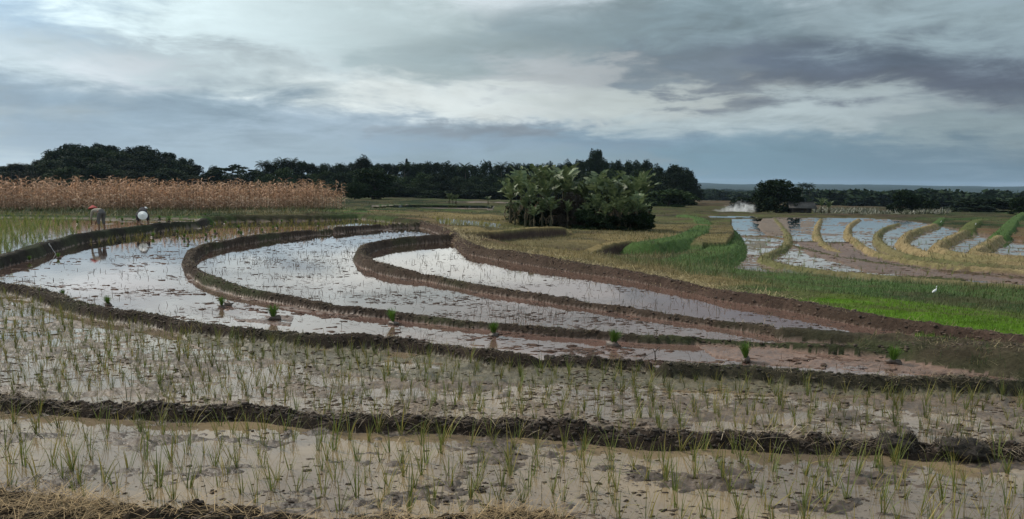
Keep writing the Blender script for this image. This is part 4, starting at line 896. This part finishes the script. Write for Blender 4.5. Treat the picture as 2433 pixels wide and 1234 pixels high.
while x < 1650:
    tree('bush', x, 228 + random.uniform(-5, 5), 452 + random.uniform(-6, 6), random.uniform(50, 80), 'low dark bush at the foot of the wood behind the fields', 'bush', 'low bushes at the foot of the wood', 'bush'); x += random.uniform(36, 52)
tree('umbrella', 560, 240, 386, 92, 'flat topped open tree with sky showing through, above the maize', 'tree', None)
tree('dome1', 507, 240, 398, 36, 'small round tree left of the flat topped open tree', 'tree', None)
tree('cone', 967, 255, 381, 34, 'pointed conical tree rising from the middle of the wood', 'tree', None)
tree('tall1', 1413, 258, 358, 46, 'tallest tree of the wood, narrow, above the banana plants', 'tree', None)
tree('dome2', 862, 262, 374, 50, 'taller rounded crown in the wood just right of the maize', 'tree', None)
tree('dome3', 1605, 240, 394, 92, 'broad rounded tree at the right hand end of the wood', 'tree', None)
tree('round', 885, 150, 394, 96, 'big dark bushy tree standing in front of the wood right of the maize', 'tree', None)
tree('dome0', 842, 140, 432, 52, 'smaller dark tree at the right end of the maize field', 'tree', None)
tree('round', 1847, 141, 422, 100, 'lone large round dark tree beside the hut', 'tree', None)
tree('bush', 1895, 143, 466, 40, 'dark bush filling the gap between the round tree and the hut', 'bush', None, 'bush')
tree('bush', 2147, 165, 450, 56, 'dark spiky bush on the open ground right of centre', 'bush', None, 'bush')
tree('bush', 2183, 170, 462, 34, 'small dark bush just right of the spiky bush', 'bush', None, 'bush')
tree('bush', 2215, 160, 474, 40, 'low dark bush, rightmost of the three on the open ground', 'bush', None, 'bush')
tree('bush', 1770, 170, 468, 60, 'dark bush behind the drifting smoke', 'bush', None, 'bush')
tree('bush', 1590, 165, 448, 110, 'grey green bush at the end of the wood, veiled by smoke', 'bush', None, 'bush', True)
tree('bush', 2330, 230, 470, 120, 'broad low dark thicket on the green slope at right', 'bush', None, 'bush')
tree('bush', 2425, 150, 466, 36, 'dark bush at the right edge above the green ridge', 'bush', None, 'bush')
# palms
def palm_mesh(seed):
    g = np.random.default_rng(seed); n = 22; a = np.arange(n) * 2.4 + g.normal(0, .2, n); lean = np.linspace(.15, 1.9, n); parts = []
    for k in range(n):
        L = .30; m = 16; p = np.array([0, 0, 1.0]); th = lean[k]; pts_ = []
        for i in range(m + 1):
            pts_.append(p.copy()); p = p + np.array([math.cos(a[k]) * math.sin(th), math.sin(a[k]) * math.sin(th), math.cos(th)]) * L / m; th += .085
        pts_ = np.array(pts_); bs = np.repeat(pts_[2:], 2, 0); sgn = np.tile([1, -1], m - 1)
        parts.append(blades(bs, a[k] + sgn * 1.0, np.full(len(bs), 1.5), .11 * np.sin(np.linspace(.5, 2.9, len(bs))), np.full(len(bs), .022), np.full(len(bs), .9), 2, .3)[:2])
    V, F, _ = merge(parts); tv, tf = tube([(0.0, 0, 0), (.03, 0, .35), (.02, 0, .7), (0, 0, 1.0)], [.022, .016, .013, .012], 7, False)
    return mesh_np('fronds', V, F, M_DK), mesh_np('trunk', tv, tf, M_BARK, None, True)
PM = [palm_mesh(i) for i in range(3)]
def palm(px, r, ytop, lab, grp=None, mul=1.0):
    v = AT(px, r); z = float(hgt(v[0], v[1])); h = (top_z(px, ytop, r) - z) * .84; root = empty('palm_tree', (v[0], v[1], z), random.uniform(0, 6), (h * mul, h * mul, h)); tag(root, lab, 'palm tree', grp)
    p = random.choice(PM); link('fronds', p[0], root); link('trunk', p[1], root)
for px, yt in ((28, 388), (75, 388), (45, 386)): palm(px, 262, yt, 'coconut palm poking above the left end of the wood', 'palms at the left end of the wood')
for px, yt in ((624, 380), (642, 382), (668, 373), (692, 374)): palm(px, 250, yt, 'coconut palm in the clump above the middle of the maize', 'palms above the middle of the maize')
for px, yt in ((962, 384), (1190, 384), (1222, 385), (1105, 386)): palm(px, 250, yt, 'coconut palm crown rising out of the middle of the wood', 'palms rising out of the middle of the wood')
palm(1907, 400, 433, 'left one of two distant palms behind the hut', 'two distant palms behind the hut', 1.1); palm(1924, 402, 434, 'right one of two distant palms behind the hut', 'two distant palms behind the hut', 1.1)
# far wood across the plain
fv, ff = crown(5, nclump=12, per=26, z0=.05, z1=.8, rad=.5, csz=.24, leaf=.085)
N = 2600; a = rng.uniform(math.radians(-42), math.radians(42), N); r = np.exp(rng.uniform(math.log(560), math.log(2600), N)); k = (a > azof(1500)) | (rng.random(N) < .3); a, r = a[k], r[k]
r = np.where(a > azof(1950), r * .72, r); x, y = r * np.sin(a), r * np.cos(a); z = hgt(x, y); s = rng.uniform(7, 11, len(x))
V, F, _ = repl(fv, ff, np.stack([x, y, z - 1], -1), rng.uniform(0, 6.28, len(x)), np.stack([s * 2.2, s * 2.2, s * rng.uniform(.8, 1.15, len(x))], -1))
tag(link('far_forest', mesh_np('far_forest', V, F, M_DK)), 'far dark forest covering the plain', 'forest', None, 'stuff')
# dry pale growth on the open ground at right
N = 1500; a = rng.uniform(azof(1935), azof(2260), N); r = rng.uniform(146, 172, N); x, y = r * np.sin(a), r * np.cos(a); n_ = N
k = fbm(x * .25, y * .25, 3) > .42; x, y = x[k], y[k]
b_ = np.repeat(np.stack([x, y, hgt(x, y)], -1), 5, 0); n_ = len(b_)
V, F, Cc = blades(b_, rng.uniform(0, 6.28, n_), rng.uniform(0, .9, n_), rng.uniform(.4, 1.2, n_), .12, rng.uniform(.2, 2, n_), 3, .3, .3, None, np.where(rng.random((n_, 1)) < .35, np.array([[.42, .40, .33]]), np.array([[.12, .13, .08]])) * rng.uniform(.5, 1.2, (n_, 1)))
tag(link('dry_shrub_growth', mesh_np('dry_shrub_growth', V, F, M_GRASS, Cc)), 'pale dry growth on the open ground beyond the terraces', 'dry plants', None, 'stuff')

# ------------------------------------------------------------------ banana plants
M_BAN = mat_leaf('banana_leaf', (.052, .080, .034), (.165, .20, .095), .5, .22, .25, .25)
M_BST = mat_plain('banana_stem', (.045, .045, .025), (.09, .075, .04), 5)
def banana_leaf(base_, azim, lean, L, Wd, g):
    n = 16; p = np.array(base_, float); th = lean; pts_ = [p.copy()]; dirs = []
    for i in range(n):
        d = np.array([math.cos(azim) * math.sin(th), math.sin(azim) * math.sin(th), math.cos(th)]); dirs.append(d); p = p + d * L / n; pts_.append(p.copy()); th += (.016 + .0065 * i) * g.uniform(.7, 1.3)
    side = np.array([-math.sin(azim), math.cos(azim), 0]); V = []; F = []
    for sg in (1, -1):
        droop = g.uniform(.0, .25)
        for i in range(3, n):
            t0, t1 = (i - 2.6) / (n - 2.6), (i + 1 - 2.6) / (n - 2.6); wf = lambda t: Wd * .5 * math.sin(math.pi * min(1, max(.02, t * .93 + .05))) ** .6
            if g.random() < .30: droop = g.uniform(0, 1.3)
            a, b = pts_[i], pts_[i + 1]; up = np.cross(dirs[i], side) * -1
            for (q, t, k) in ((a, t0, 0), (b, t1, 1)):
                w_ = wf(t) * g.uniform(.9, 1.05); out = side * sg * math.cos(droop) + up * (.25 - math.sin(droop)) + dirs[i] * .25
                V += [q, q + out * w_ * .55 + up * .02, q + out * w_ - np.array([0, 0, .08 * droop * w_])]
            m = len(V) - 6; gap = g.random() < .18
            F += [(m, m + 3, m + 4, m + 1)]
            if not gap: F += [(m + 1, m + 4, m + 5, m + 2)]
    st = tube(pts_[:10], np.linspace(.03, .012, 10), 5, False); return [(np.array(V), np.array(F)), st]
def banana_var(seed, nl=9):
    g = np.random.default_rng(seed); h = g.uniform(1.5, 2.0); parts = []
    for k in range(nl):
        a = k * 2.4 + g.normal(0, .4); lean = .04 + .85 * (k / nl) ** 1.2 + g.normal(0, .08); parts += banana_leaf((0, 0, h * g.uniform(.9, 1.0)), a, max(lean, .03), g.uniform(1.5, 2.1) * (.85 if k > nl - 3 else 1), g.uniform(.55, .75), g)
    L = merge([(p[0], p[1]) for p in parts])[:2]; s = tube([(0, 0, -.05), (g.normal(0, .04), 0, h * .5), (0, 0, h * 1.02)], [.14, .11, .07], 9, False)
    parts = []
    for k in range(4): parts += banana_leaf((0, 0, h * .8), g.uniform(0, 6.28), 2.3, g.uniform(.8, 1.2), .22, g)
    D = merge([(p[0], p[1]) for p in parts])[:2]
    return mesh_np('leaves', *L, M_BAN), mesh_np('pseudostem', *s, M_BST, None, True), mesh_np('dead_leaves', *D, M_DEAD), h
M_DEAD = mat_leaf('dead_leaf', (.09, .065, .04), (.17, .13, .08), .8, .1, .2)
BAN = [banana_var(800 + i) for i in range(6)]
def banana(px, py, r, ytop, lab, grp, k=None, rz=None):
    v = AT(px, r); z = float(hgt(v[0], v[1])); h = top_z(px, ytop, r) - z; b = BAN[(k if k is not None else random.randrange(6)) % 6]; s = h / (b[3] + 1.45)
    root = empty('banana_plant', (v[0], v[1], z), random.uniform(0, 6.28) if rz is None else rz, (s, s, s)); tag(root, lab, 'banana plant', grp); link('leaves', b[0], root); link('pseudostem', b[1], root); link('dead_leaves', b[2], root)
GB = 'banana plants of the big clump'; LB = 'leafy banana plant crowded into the middle of the big clump'
for i, (px, r, yt, lab) in enumerate([(1214, 53, 428, 'leftmost banana plant of the clump, its leaves spreading over the yellow field'), (1240, 54, 402, LB), (1262, 51.5, 432, LB), (1286, 54.5, 402, LB), (1300, 52, 420, LB), (1322, 54, 398, LB), (1345, 53, 410, LB),
                                      (1372, 55, 425, LB), (1392, 54, 432, LB), (1420, 52.5, 412, LB), (1442, 54, 424, LB), (1462, 51.5, 430, LB), (1485, 54, 426, LB), (1504, 52, 414, LB), (1526, 52.5, 408, 'rightmost banana plant of the clump with a tall upright leaf'), (1275, 56, 398, LB), (1340, 56.5, 396, LB)]):
    banana(px, 0, r, yt, lab, GB, i)
for px, r, yt in ((1225, 52, 478), (1290, 51, 468), (1395, 51, 482), (1450, 50.5, 478), (1500, 50.5, 474), (1530, 51, 480), (1350, 51, 476), (1250, 51, 462), (1310, 50.6, 466), (1420, 51, 460), (1475, 50.2, 464), (1515, 50.4, 458), (1270, 50.2, 488), (1440, 50, 486), (1490, 50, 490)):
    banana(px, 0, r, yt, 'short young banana plant low down in the big clump', 'young banana plants low in the big clump')
for px, yt in ((1068, 458), (1084, 462), (1076, 466)): banana(px, 0, 105, yt, 'pale distant banana plant between the wood and the yellow field', 'distant banana plants between wood and field')
banana(1160, 0, 112, 466, 'small distant banana plant just left of the big clump', None); banana(1955, 0, 138, 470, 'ragged banana plant right of the hut', None); banana(1972, 0, 140, 476, 'low ragged banana plant farther right of the hut', None)
M_DBR = mat_leaf('brown_thicket', (.022, .020, .014), (.055, .042, .030), .8, .1, .2)
BRC = PROT['bush'][0].copy(); BRC.materials.clear(); BRC.materials.append(M_DBR)
for px, r, yt, wp in ((1262, 52.5, 492, 60), (1300, 52, 500, 70), (1335, 51.5, 472, 50), (1362, 51.5, 452, 50), (1390, 51, 494, 60), (1425, 50.5, 508, 70), (1462, 50.5, 512, 70), (1500, 50.3, 508, 70), (1528, 50.8, 502, 50), (1480, 55.5, 462, 110), (1290, 56.5, 462, 110), (1400, 56.5, 468, 100), (1232, 56, 480, 60), (1525, 55, 470, 60)):
    o = tree('bush', px, r, yt, wp, 'dark undergrowth bush filling the foot of the banana clump' if px not in (1362, 1335) else 'brownish dead thicket in the middle of the banana clump', 'bush', 'undergrowth bushes in the banana clump' if px not in (1362, 1335) else 'brown thickets in the banana clump', 'bush')
    if px in (1362, 1335): o.children[0].data = BRC
# ------------------------------------------------------------------ hut
M_WOOD = mat_plain('old_wood', (.035, .03, .028), (.07, .06, .055), 6)
M_ROOF = mat_plain('old_thatch', (.055, .05, .045), (.10, .09, .08), 5)
v = AT(1905, 139); z = float(hgt(v[0], v[1])); hut = empty('hut', (v[0], v[1], z), math.radians(-10)); tag(hut, 'small dark wooden field hut with a low sloping roof beside the round tree', 'hut')
parts = [box(-1.6, 1.5, -1.2, -1.12, -.1, 1.35), box(-1.6, -1.52, -1.12, 1.2, -.1, 1.35), box(1.42, 1.5, -1.12, 1.2, -.1, 1.35), box(-1.52, 1.42, 1.12, 1.2, -.1, 1.35)]
for i in range(14): parts.append(box(-1.58 + i * .22, -1.56 + i * .22 + .17, -1.225, -1.2, -.1, 1.35))
link('wall', mesh_np('wall', *merge(parts)[:2], M_WOOD), hut)
link('door', mesh_np('door', *box(.3, 1.0, -1.26, -1.226, -.05, 1.25), M_BARK), hut)
rp = []
for sgn in (1, -1):
    V = np.array([(-2.0, 0, 2.05), (2.1, 0, 2.0), (2.25, sgn * 1.75, 1.12), (-2.1, sgn * 1.7, 1.15)], float); V = np.concatenate([V, V + [0, 0, .09]]); F = np.array([(0, 1, 2, 3), (4, 7, 6, 5), (0, 4, 5, 1), (1, 5, 6, 2), (2, 6, 7, 3), (3, 7, 4, 0)]); rp.append((V, F))
rf = link('roof', mesh_np('roof', *merge(rp)[:2], M_ROOF), hut)
link('ridge_cap', mesh_np('ridge_cap', *tube([(-2.05, 0, 2.12), (2.15, 0, 2.07)], .08, 6, False), M_WOOD), rf)
for x_ in (-1.5, 1.95): link('post', mesh_np('post', *box(x_, x_ + .1, -1.62, -1.52, -.1, 1.22), M_WOOD), hut)

# ------------------------------------------------------------------ egret
M_WHITE = mat_plain('white_plumage', (.78, .78, .76), (.70, .70, .68), 10, .7); M_LEG = mat_plain('bird_leg', (.05, .05, .04), (.07, .06, .04), 10); M_BEAK = mat_plain('beak', (.45, .30, .05), (.5, .34, .06), 10)
def skin(name, verts, edges, radii, mat, parent=None, sub=2, root=0, rz=0):
    import bmesh
    bm = bmesh.new(); ly = bm.verts.layers.skin.verify(); vs = []
    for p_, r_ in zip(verts, radii):
        q = bm.verts.new(p_); q[ly].radius = (r_, r_) if not isinstance(r_, tuple) else r_; vs.append(q)
    vs[root][ly].use_root = True
    for a_, b_ in edges: bm.edges.new((vs[a_], vs[b_]))
    me = bpy.data.meshes.new(name); bm.to_mesh(me); bm.free()
    tmp = bpy.data.objects.new(name + '_tmp', me); COL.objects.link(tmp); s = tmp.modifiers.new('s', 'SKIN'); s.use_smooth_shade = True; s.use_x_symmetry = False; u = tmp.modifiers.new('u', 'SUBSURF'); u.levels = sub; u.render_levels = sub
    dg = bpy.context.evaluated_depsgraph_get(); me2 = bpy.data.meshes.new_from_object(tmp.evaluated_get(dg)); bpy.data.objects.remove(tmp); me2.name = name; me2.materials.clear(); me2.materials.append(mat)
    return link(name, me2, parent)
def egret(px, py, z, lab, s=1.0, rz=0.4):
    p = U(px, py, z); p[2] = hgt(p[0], p[1]); root = empty('egret', tuple(p), rz, (s, s, s)); tag(root, lab, 'egret')
    b = skin('body', [(0, 0, .34), (-.12, 0, .30), (-.24, 0, .25), (.10, 0, .40), (.15, 0, .47), (.13, 0, .54), (.15, 0, .60), (.19, 0, .62)], [(0, 1), (1, 2), (0, 3), (3, 4), (4, 5), (5, 6), (6, 7)], [.075, .065, .02, .045, .022, .018, .022, .02], M_WHITE, root)
    V, F = tube([(.20, 0, .62), (.29, 0, .61)], [.010, .002], 6); link('beak', fixdeg(mesh_np('beak', V, F, M_BEAK)), root)
    for sg in (1, -1):
        V, F = tube([(-.02, sg * .03, .30), (-.05, sg * .03, .16), (-.02, sg * .03, .0)], [.008, .006, .006], 5); link('leg', fixdeg(mesh_np('leg', V, F, M_LEG)), root)
egret(2220, 708, .0, 'white egret standing in the green grass above the bright seedbed', .42, .5)
# small white wild flower head clump near the bananas
p = U(1269, 520, -.05); fl_ = empty('white_flower', (p[0], p[1], float(hgt(p[0], p[1])))); tag(fl_, 'white flowers on a low plant at the left foot of the banana clump', 'flower')
g = np.random.default_rng(3); V, F = leafquads(g.normal(0, .07, (26, 3)) + [0, 0, .42], .05, g); link('petals', mesh_np('petals', V, F, M_WHITE), fl_)
V, F, _ = blades(np.zeros((9, 3)), g.uniform(0, 6.28, 9), g.uniform(0, .3, 9), np.full(9, .4), np.full(9, .03), np.full(9, .3), 3); link('stem', mesh_np('stem', V, F, M_BUND), fl_)

# ------------------------------------------------------------------ people
M_SKIN = mat_plain('skin', (.16, .085, .05), (.19, .10, .062), 10, .55)
def cloth(nm, c, d=.75): return mat_plain(nm, tuple(k * d for k in c), c, 7, .9)
def arm(sh, el, wr, side):
    """chain shoulder, elbow, wrist, palm and five fingers; returns verts, edges (local), radii"""
    sh, el, wr = map(np.array, (sh, el, wr)); d = (wr - el) / np.linalg.norm(wr - el); pm = wr + d * .055; kn = wr + d * .09; lat = np.array([1.0, 0, 0]) * side; lat = lat - d * (lat @ d); lat /= np.linalg.norm(lat); fw = np.cross(d, lat)
    v = [sh, sh * .5 + el * .5, el, wr, pm, kn]; r = [.050, .045, .037, .026, .030, .030]; e = [(0, 1), (1, 2), (2, 3), (3, 4), (4, 5)]
    for k, (o, L) in enumerate(((-.027, .068), (-.009, .078), (.009, .074), (.027, .058))):
        a = len(v); b = kn + lat * o + d * .012; v += [b, b + d * L * .5 + fw * .012, b + d * L * .9 + fw * .034]; r += [.009, .0085, .007]; e += [(5, a), (a, a + 1), (a + 1, a + 2)]
    a = len(v); b = wr + d * .03 - lat * .03; v += [b, b + d * .03 - lat * .02, b + d * .055 - lat * .022 + fw * .01]; r += [.011, .010, .008]; e += [(3, a), (a, a + 1), (a + 1, a + 2)]
    return v, e, r
def person(px, py, z, yaw, pose, lab, shirt, trousers, hat, sc=1.0):
    p = U(px, py, z); p[2] = z - .03; root = empty('person', tuple(p), yaw, (sc,) * 3); tag(root, lab, 'person')
    P_ = pose; v = [P_['pelvis'], P_['waist'], P_['chest'], P_['neck'], P_['head0'], P_['head1'], P_['head2']]; r = [.125, (.13, .10), (.15, .11), .055, .075, .088, .06]; e = [(0, 1), (1, 2), (2, 3), (3, 4), (4, 5), (5, 6)]
    h1 = np.array(P_['head1'], float); fd = np.array(P_['face'], float); v.append(tuple(h1 + fd * .095)); r.append(.016); e.append((5, 7))      # nose
    for sg in (1, -1):
        b = len(v); hp = np.array(P_['pelvis']) + [sg * .10, 0, -.04]; kn = np.array(P_['knee']) * [sg, 1, 1]; an = np.array(P_['ankle']) * [sg, 1, 1]
        v += [tuple(hp), tuple(kn), tuple(an), tuple(an + [0, .05, -.06]), tuple(an + [0, .16, -.075])]; r += [.095, .058, .038, .040, .030]; e += [(0, b), (b, b + 1), (b + 1, b + 2), (b + 2, b + 3), (b + 3, b + 4)]
        sh = np.array(P_['sh']) * [sg, 1, 1]; av, ae, ar = arm(sh, np.array(P_['el' + ('R' if sg > 0 else 'L')]), np.array(P_['wr' + ('R' if sg > 0 else 'L')]), sg); b = len(v)
        v += [tuple(q) for q in av]; r += ar; e += [(2, b)] + [(a + b, c + b) for a, c in ae]
    skin('body', v, e, r, M_SKIN, root, 2)
    # clothes follow the same joints, a little fuller
    v = [P_['pelvis'], P_['waist'], P_['chest'], tuple(np.array(P_['chest']) * .35 + np.array(P_['neck']) * .65)]; r = [.145, (.155, .125), (.175, .135), .085]; e = [(0, 1), (1, 2), (2, 3)]
    for sg in (1, -1):
        sh = np.array(P_['sh']) * [sg, 1, 1]; el_ = np.array(P_['el' + ('R' if sg > 0 else 'L')]); wr_ = np.array(P_['wr' + ('R' if sg > 0 else 'L')]); b = len(v)
        v += [tuple(sh), tuple((sh + el_) / 2), tuple(el_), tuple(el_ * .35 + wr_ * .65)]; r += [.070, .060, .052, .045]; e += [(2, b), (b, b + 1), (b + 1, b + 2), (b + 2, b + 3)]
    skin('shirt', v, e, r, shirt, root, 2)
    v = [P_['waist2'], P_['pelvis']]; r = [.135, .155]; e = [(0, 1)]
    for sg in (1, -1):
        hp = np.array(P_['pelvis']) + [sg * .10, 0, -.05]; kn = np.array(P_['knee']) * [sg, 1, 1]; an = np.array(P_['ankle']) * [sg, 1, 1]; b = len(v)
        v += [tuple(hp), tuple(kn), tuple(kn * .4 + an * .6)]; r += [.115, .078, .066]; e += [(1, b), (b, b + 1), (b + 1, b + 2)]
    skin('trousers', v, e, r, trousers, root, 2)
    hc, hn, hr, hh, hm = hat; n = 28; hn = np.array(hn, float); hn /= np.linalg.norm(hn); a_ = np.cross(hn, [1.0, .1, 0]); a_ /= np.linalg.norm(a_); b_ = np.cross(hn, a_); rings = [(1.0, 0), (.7, .32), (.4, .62), (.15, .88), (.03, 1.0)]
    V = [np.array(hc) + (a_ * math.cos(2 * math.pi * k / n) + b_ * math.sin(2 * math.pi * k / n)) * hr * q + hn * hh * t for q, t in rings for k in range(n)]; F = [[i * n + k, i * n + (k + 1) % n, (i + 1) * n + (k + 1) % n, (i + 1) * n + k] for i in range(4) for k in range(n)]
    V += [q - hn * .008 for q in V[:n * 5]]; F += [[f[3] + 5 * n, f[2] + 5 * n, f[1] + 5 * n, f[0] + 5 * n] for f in F]
    link('hat', mesh_np('hat', V, F, hm, None, True), root)
    return root
bend1 = dict(pelvis=(0, -.05, .74), waist=(0, .10, .80), waist2=(0, .02, .78), chest=(0, .30, .82), neck=(0, .44, .82), head0=(0, .50, .83), head1=(0, .56, .84), head2=(0, .60, .90), face=(0, .6, -.75),
             knee=(.12, .03, .38), ankle=(.14, -.05, .02), sh=(.17, .36, .78), elR=(.20, .44, .52), wrR=(.14, .52, .30), elL=(-.20, .42, .52), wrL=(-.14, .50, .28))
bend2 = dict(bend1, chest=(0, .28, .68), waist=(0, .10, .76), neck=(0, .42, .58), head0=(0, .47, .54), head1=(0, .52, .50), head2=(0, .58, .50), face=(0, .3, -.9), sh=(.17, .34, .60), elR=(.26, .36, .36), wrR=(.26, .46, .16), elL=(-.26, .36, .36), wrL=(-.24, .46, .16), knee=(.20, .02, .38), ankle=(.25, -.06, .02))
person(241, 541, .44, math.radians(62), bend1, 'person bent over in pale shirt and red conical hat, planting seedlings by the bank', cloth('beige_cloth', (.36, .31, .25)), cloth('grey_cloth', (.13, .12, .115)), ((0, .57, .90), (0, .2, 1), .21, .15, cloth('red_hat', (.42, .085, .075))), 1.0)
person(340, 533, .44, math.radians(204), bend2, 'person bent forward facing the camera behind a white conical hat, in dark clothes', cloth('dark_cloth', (.045, .042, .048)), cloth('dark_trousers', (.05, .05, .055)), ((0, .60, .49), (0, .86, .42), .225, .13, cloth('white_hat', (.80, .80, .77), .95)), 1.0)
crouch = dict(bend1, pelvis=(0, -.05, .40), waist=(0, .06, .50), waist2=(0, .0, .46), chest=(0, .20, .58), neck=(0, .30, .64), head0=(0, .34, .68), head1=(0, .37, .73), head2=(0, .38, .79), face=(0, 1, -.3), knee=(.16, .26, .38), ankle=(.14, .02, .02), sh=(.16, .24, .58), elR=(.2, .36, .38), wrR=(.14, .48, .22), elL=(-.2, .36, .38), wrL=(-.14, .48, .22))
person(329, 527, .44, math.radians(-65), crouch, 'person crouching in grey with a small white cap, just behind the white conical hat', cloth('slate_cloth', (.12, .13, .14)), cloth('slate_trousers', (.06, .06, .065)), ((0, .37, .78), (0, .1, 1), .12, .08, cloth('white_cap', (.75, .75, .73), .95)), .95)

# ------------------------------------------------------------------ smoke of a straw fire
def smoke():
    v = AT(1725, 134); z = float(hgt(v[0], v[1])); g = np.random.default_rng(1)
    V, F = ico(3); V = V * np.array([9.5, 2.4, 1.9]) + np.array([-2.5, 0, 1.4]); V[:, 2] = np.maximum(V[:, 2], .02)
    me = mesh_np('smoke', V, F); fixdeg(me); m = bpy.data.materials.new('smoke'); m.use_nodes = True; t = NT(m.node_tree); t.n.clear(); out = t.node('ShaderNodeOutputMaterial'); pv = t.node('ShaderNodeVolumePrincipled'); t.l.new(pv.outputs[0], out.inputs[1])
    pv.inputs['Color'].default_value = (1, 1, 1, 1); pv.inputs['Anisotropy'].default_value = .35; co = t.node('ShaderNodeTexCoord').outputs['Object']; sp = t.node('ShaderNodeSeparateXYZ'); t.l.new(co, sp.inputs[0]); X, Y, Z = sp.outputs
    # the plume starts at the right (x about 4) and thins out to the left and upward
    n = t.noise(co, 1.1, 7, .65, 1.2); along = t.maprange(X, -11, 4.2, 0.0, 1.0); endr = t.maprange(X, 4.2, 5.0, 1, 0)
    top = t.math('SUBTRACT', 2.2, t.math('MULTIPLY', t.math('ABSOLUTE', t.math('SUBTRACT', X, 2.4)), .40)); hz = t.maprange(t.math('SUBTRACT', Z, t.math('MULTIPLY', top, t.maprange(n, .3, .7, .35, 1.25, 'LINEAR'))), -.7, .1, 1, 0)
    yy = t.maprange(t.math('ABSOLUTE', Y), .4, 1.8, 1, 0)
    d = t.math('MULTIPLY', t.math('MULTIPLY', t.math('POWER', along, 2.6), endr), t.math('MULTIPLY', hz, yy)); d = t.math('MULTIPLY', d, t.maprange(n, .40, .62, .02, 1.0))
    t.put(pv.inputs['Density'], t.math('MULTIPLY', d, 1.3)); me.materials.clear(); me.materials.append(m)
    o = link('smoke', me, None, (v[0], v[1], z - .15), -math.atan2(v[0], v[1])); tag(o, 'white smoke of a straw fire drifting low beside the round tree', 'smoke', None, 'stuff')
smoke()
S.cycles.volume_bounces = 2

# lumps of mud lying on the nearer banks
def bank_clods(P, n, spread, lo, hi, col):
    P = np.asarray(P); seg = np.hypot(*(np.diff(P[:, :2], axis=0).T)); cs = np.concatenate([[0], np.cumsum(seg)]); t = rng.uniform(0, cs[-1], n)
    x = np.interp(t, cs, P[:, 0]) + rng.normal(0, spread, n); y = np.interp(t, cs, P[:, 1]) + rng.normal(0, spread, n); s = np.exp(rng.uniform(math.log(lo * .7), math.log(hi * .75), n)); z = hgt(x, y) + s * .02; out = []
    for v in range(6):
        q = slice(v, None, 6); N = len(x[q]); out.append(repl(LU[v], IF, np.stack([x[q], y[q], z[q]], -1), rng.uniform(0, 6.28, N), s[q], np.ones((len(IV), 3)), np.array(col) * rng.uniform(.6, 1.35, (N, 1))))
    return out
parts = bank_clods(l1, 4200, .10, .010, .055, (.045, .033, .025)) + bank_clods(l0a, 700, .12, .01, .04, (.05, .036, .026)) + bank_clods(l0b, 700, .12, .01, .04, (.05, .036, .026)) + bank_clods(l2a, 1800, .10, .012, .055, (.058, .043, .032)) + bank_clods(l2b, 300, .10, .012, .06, (.058, .043, .032)) + bank_clods(l2c, 700, .10, .012, .055, (.06, .048, .034)) + bank_clods(lAB, 1500, .10, .015, .06, (.07, .05, .036)) + bank_clods(lBCa, 900, .10, .015, .06, (.075, .053, .038)) + bank_clods(lR, 1800, .2, .015, .07, (.075, .05, .037))
V, F, Cc = merge(parts); tag(link('bank_clods', mesh_np('bank_clods', V, F, M_STRAW, Cc, True)), 'lumps of dry mud lying along the earth banks', 'mud clods', None, 'stuff')

# ------------------------------------------------------------------ the air
def haze():
    V, F = box(-9800, 9800, -60, 9800, -19, 75); me = mesh_np('haze', V, F); m = bpy.data.materials.new('haze'); m.use_nodes = True; t = NT(m.node_tree); t.n.clear(); out = t.node('ShaderNodeOutputMaterial'); pv = t.node('ShaderNodeVolumePrincipled'); t.l.new(pv.outputs[0], out.inputs[1])
    pv.inputs['Color'].default_value = (.55, .74, .98, 1); pv.inputs['Density'].default_value = 0.00006; pv.inputs['Anisotropy'].default_value = .2
    me.materials.append(m); tag(link('haze', me), 'thin blue haze over the distant plain', 'haze', None, 'stuff')
haze()
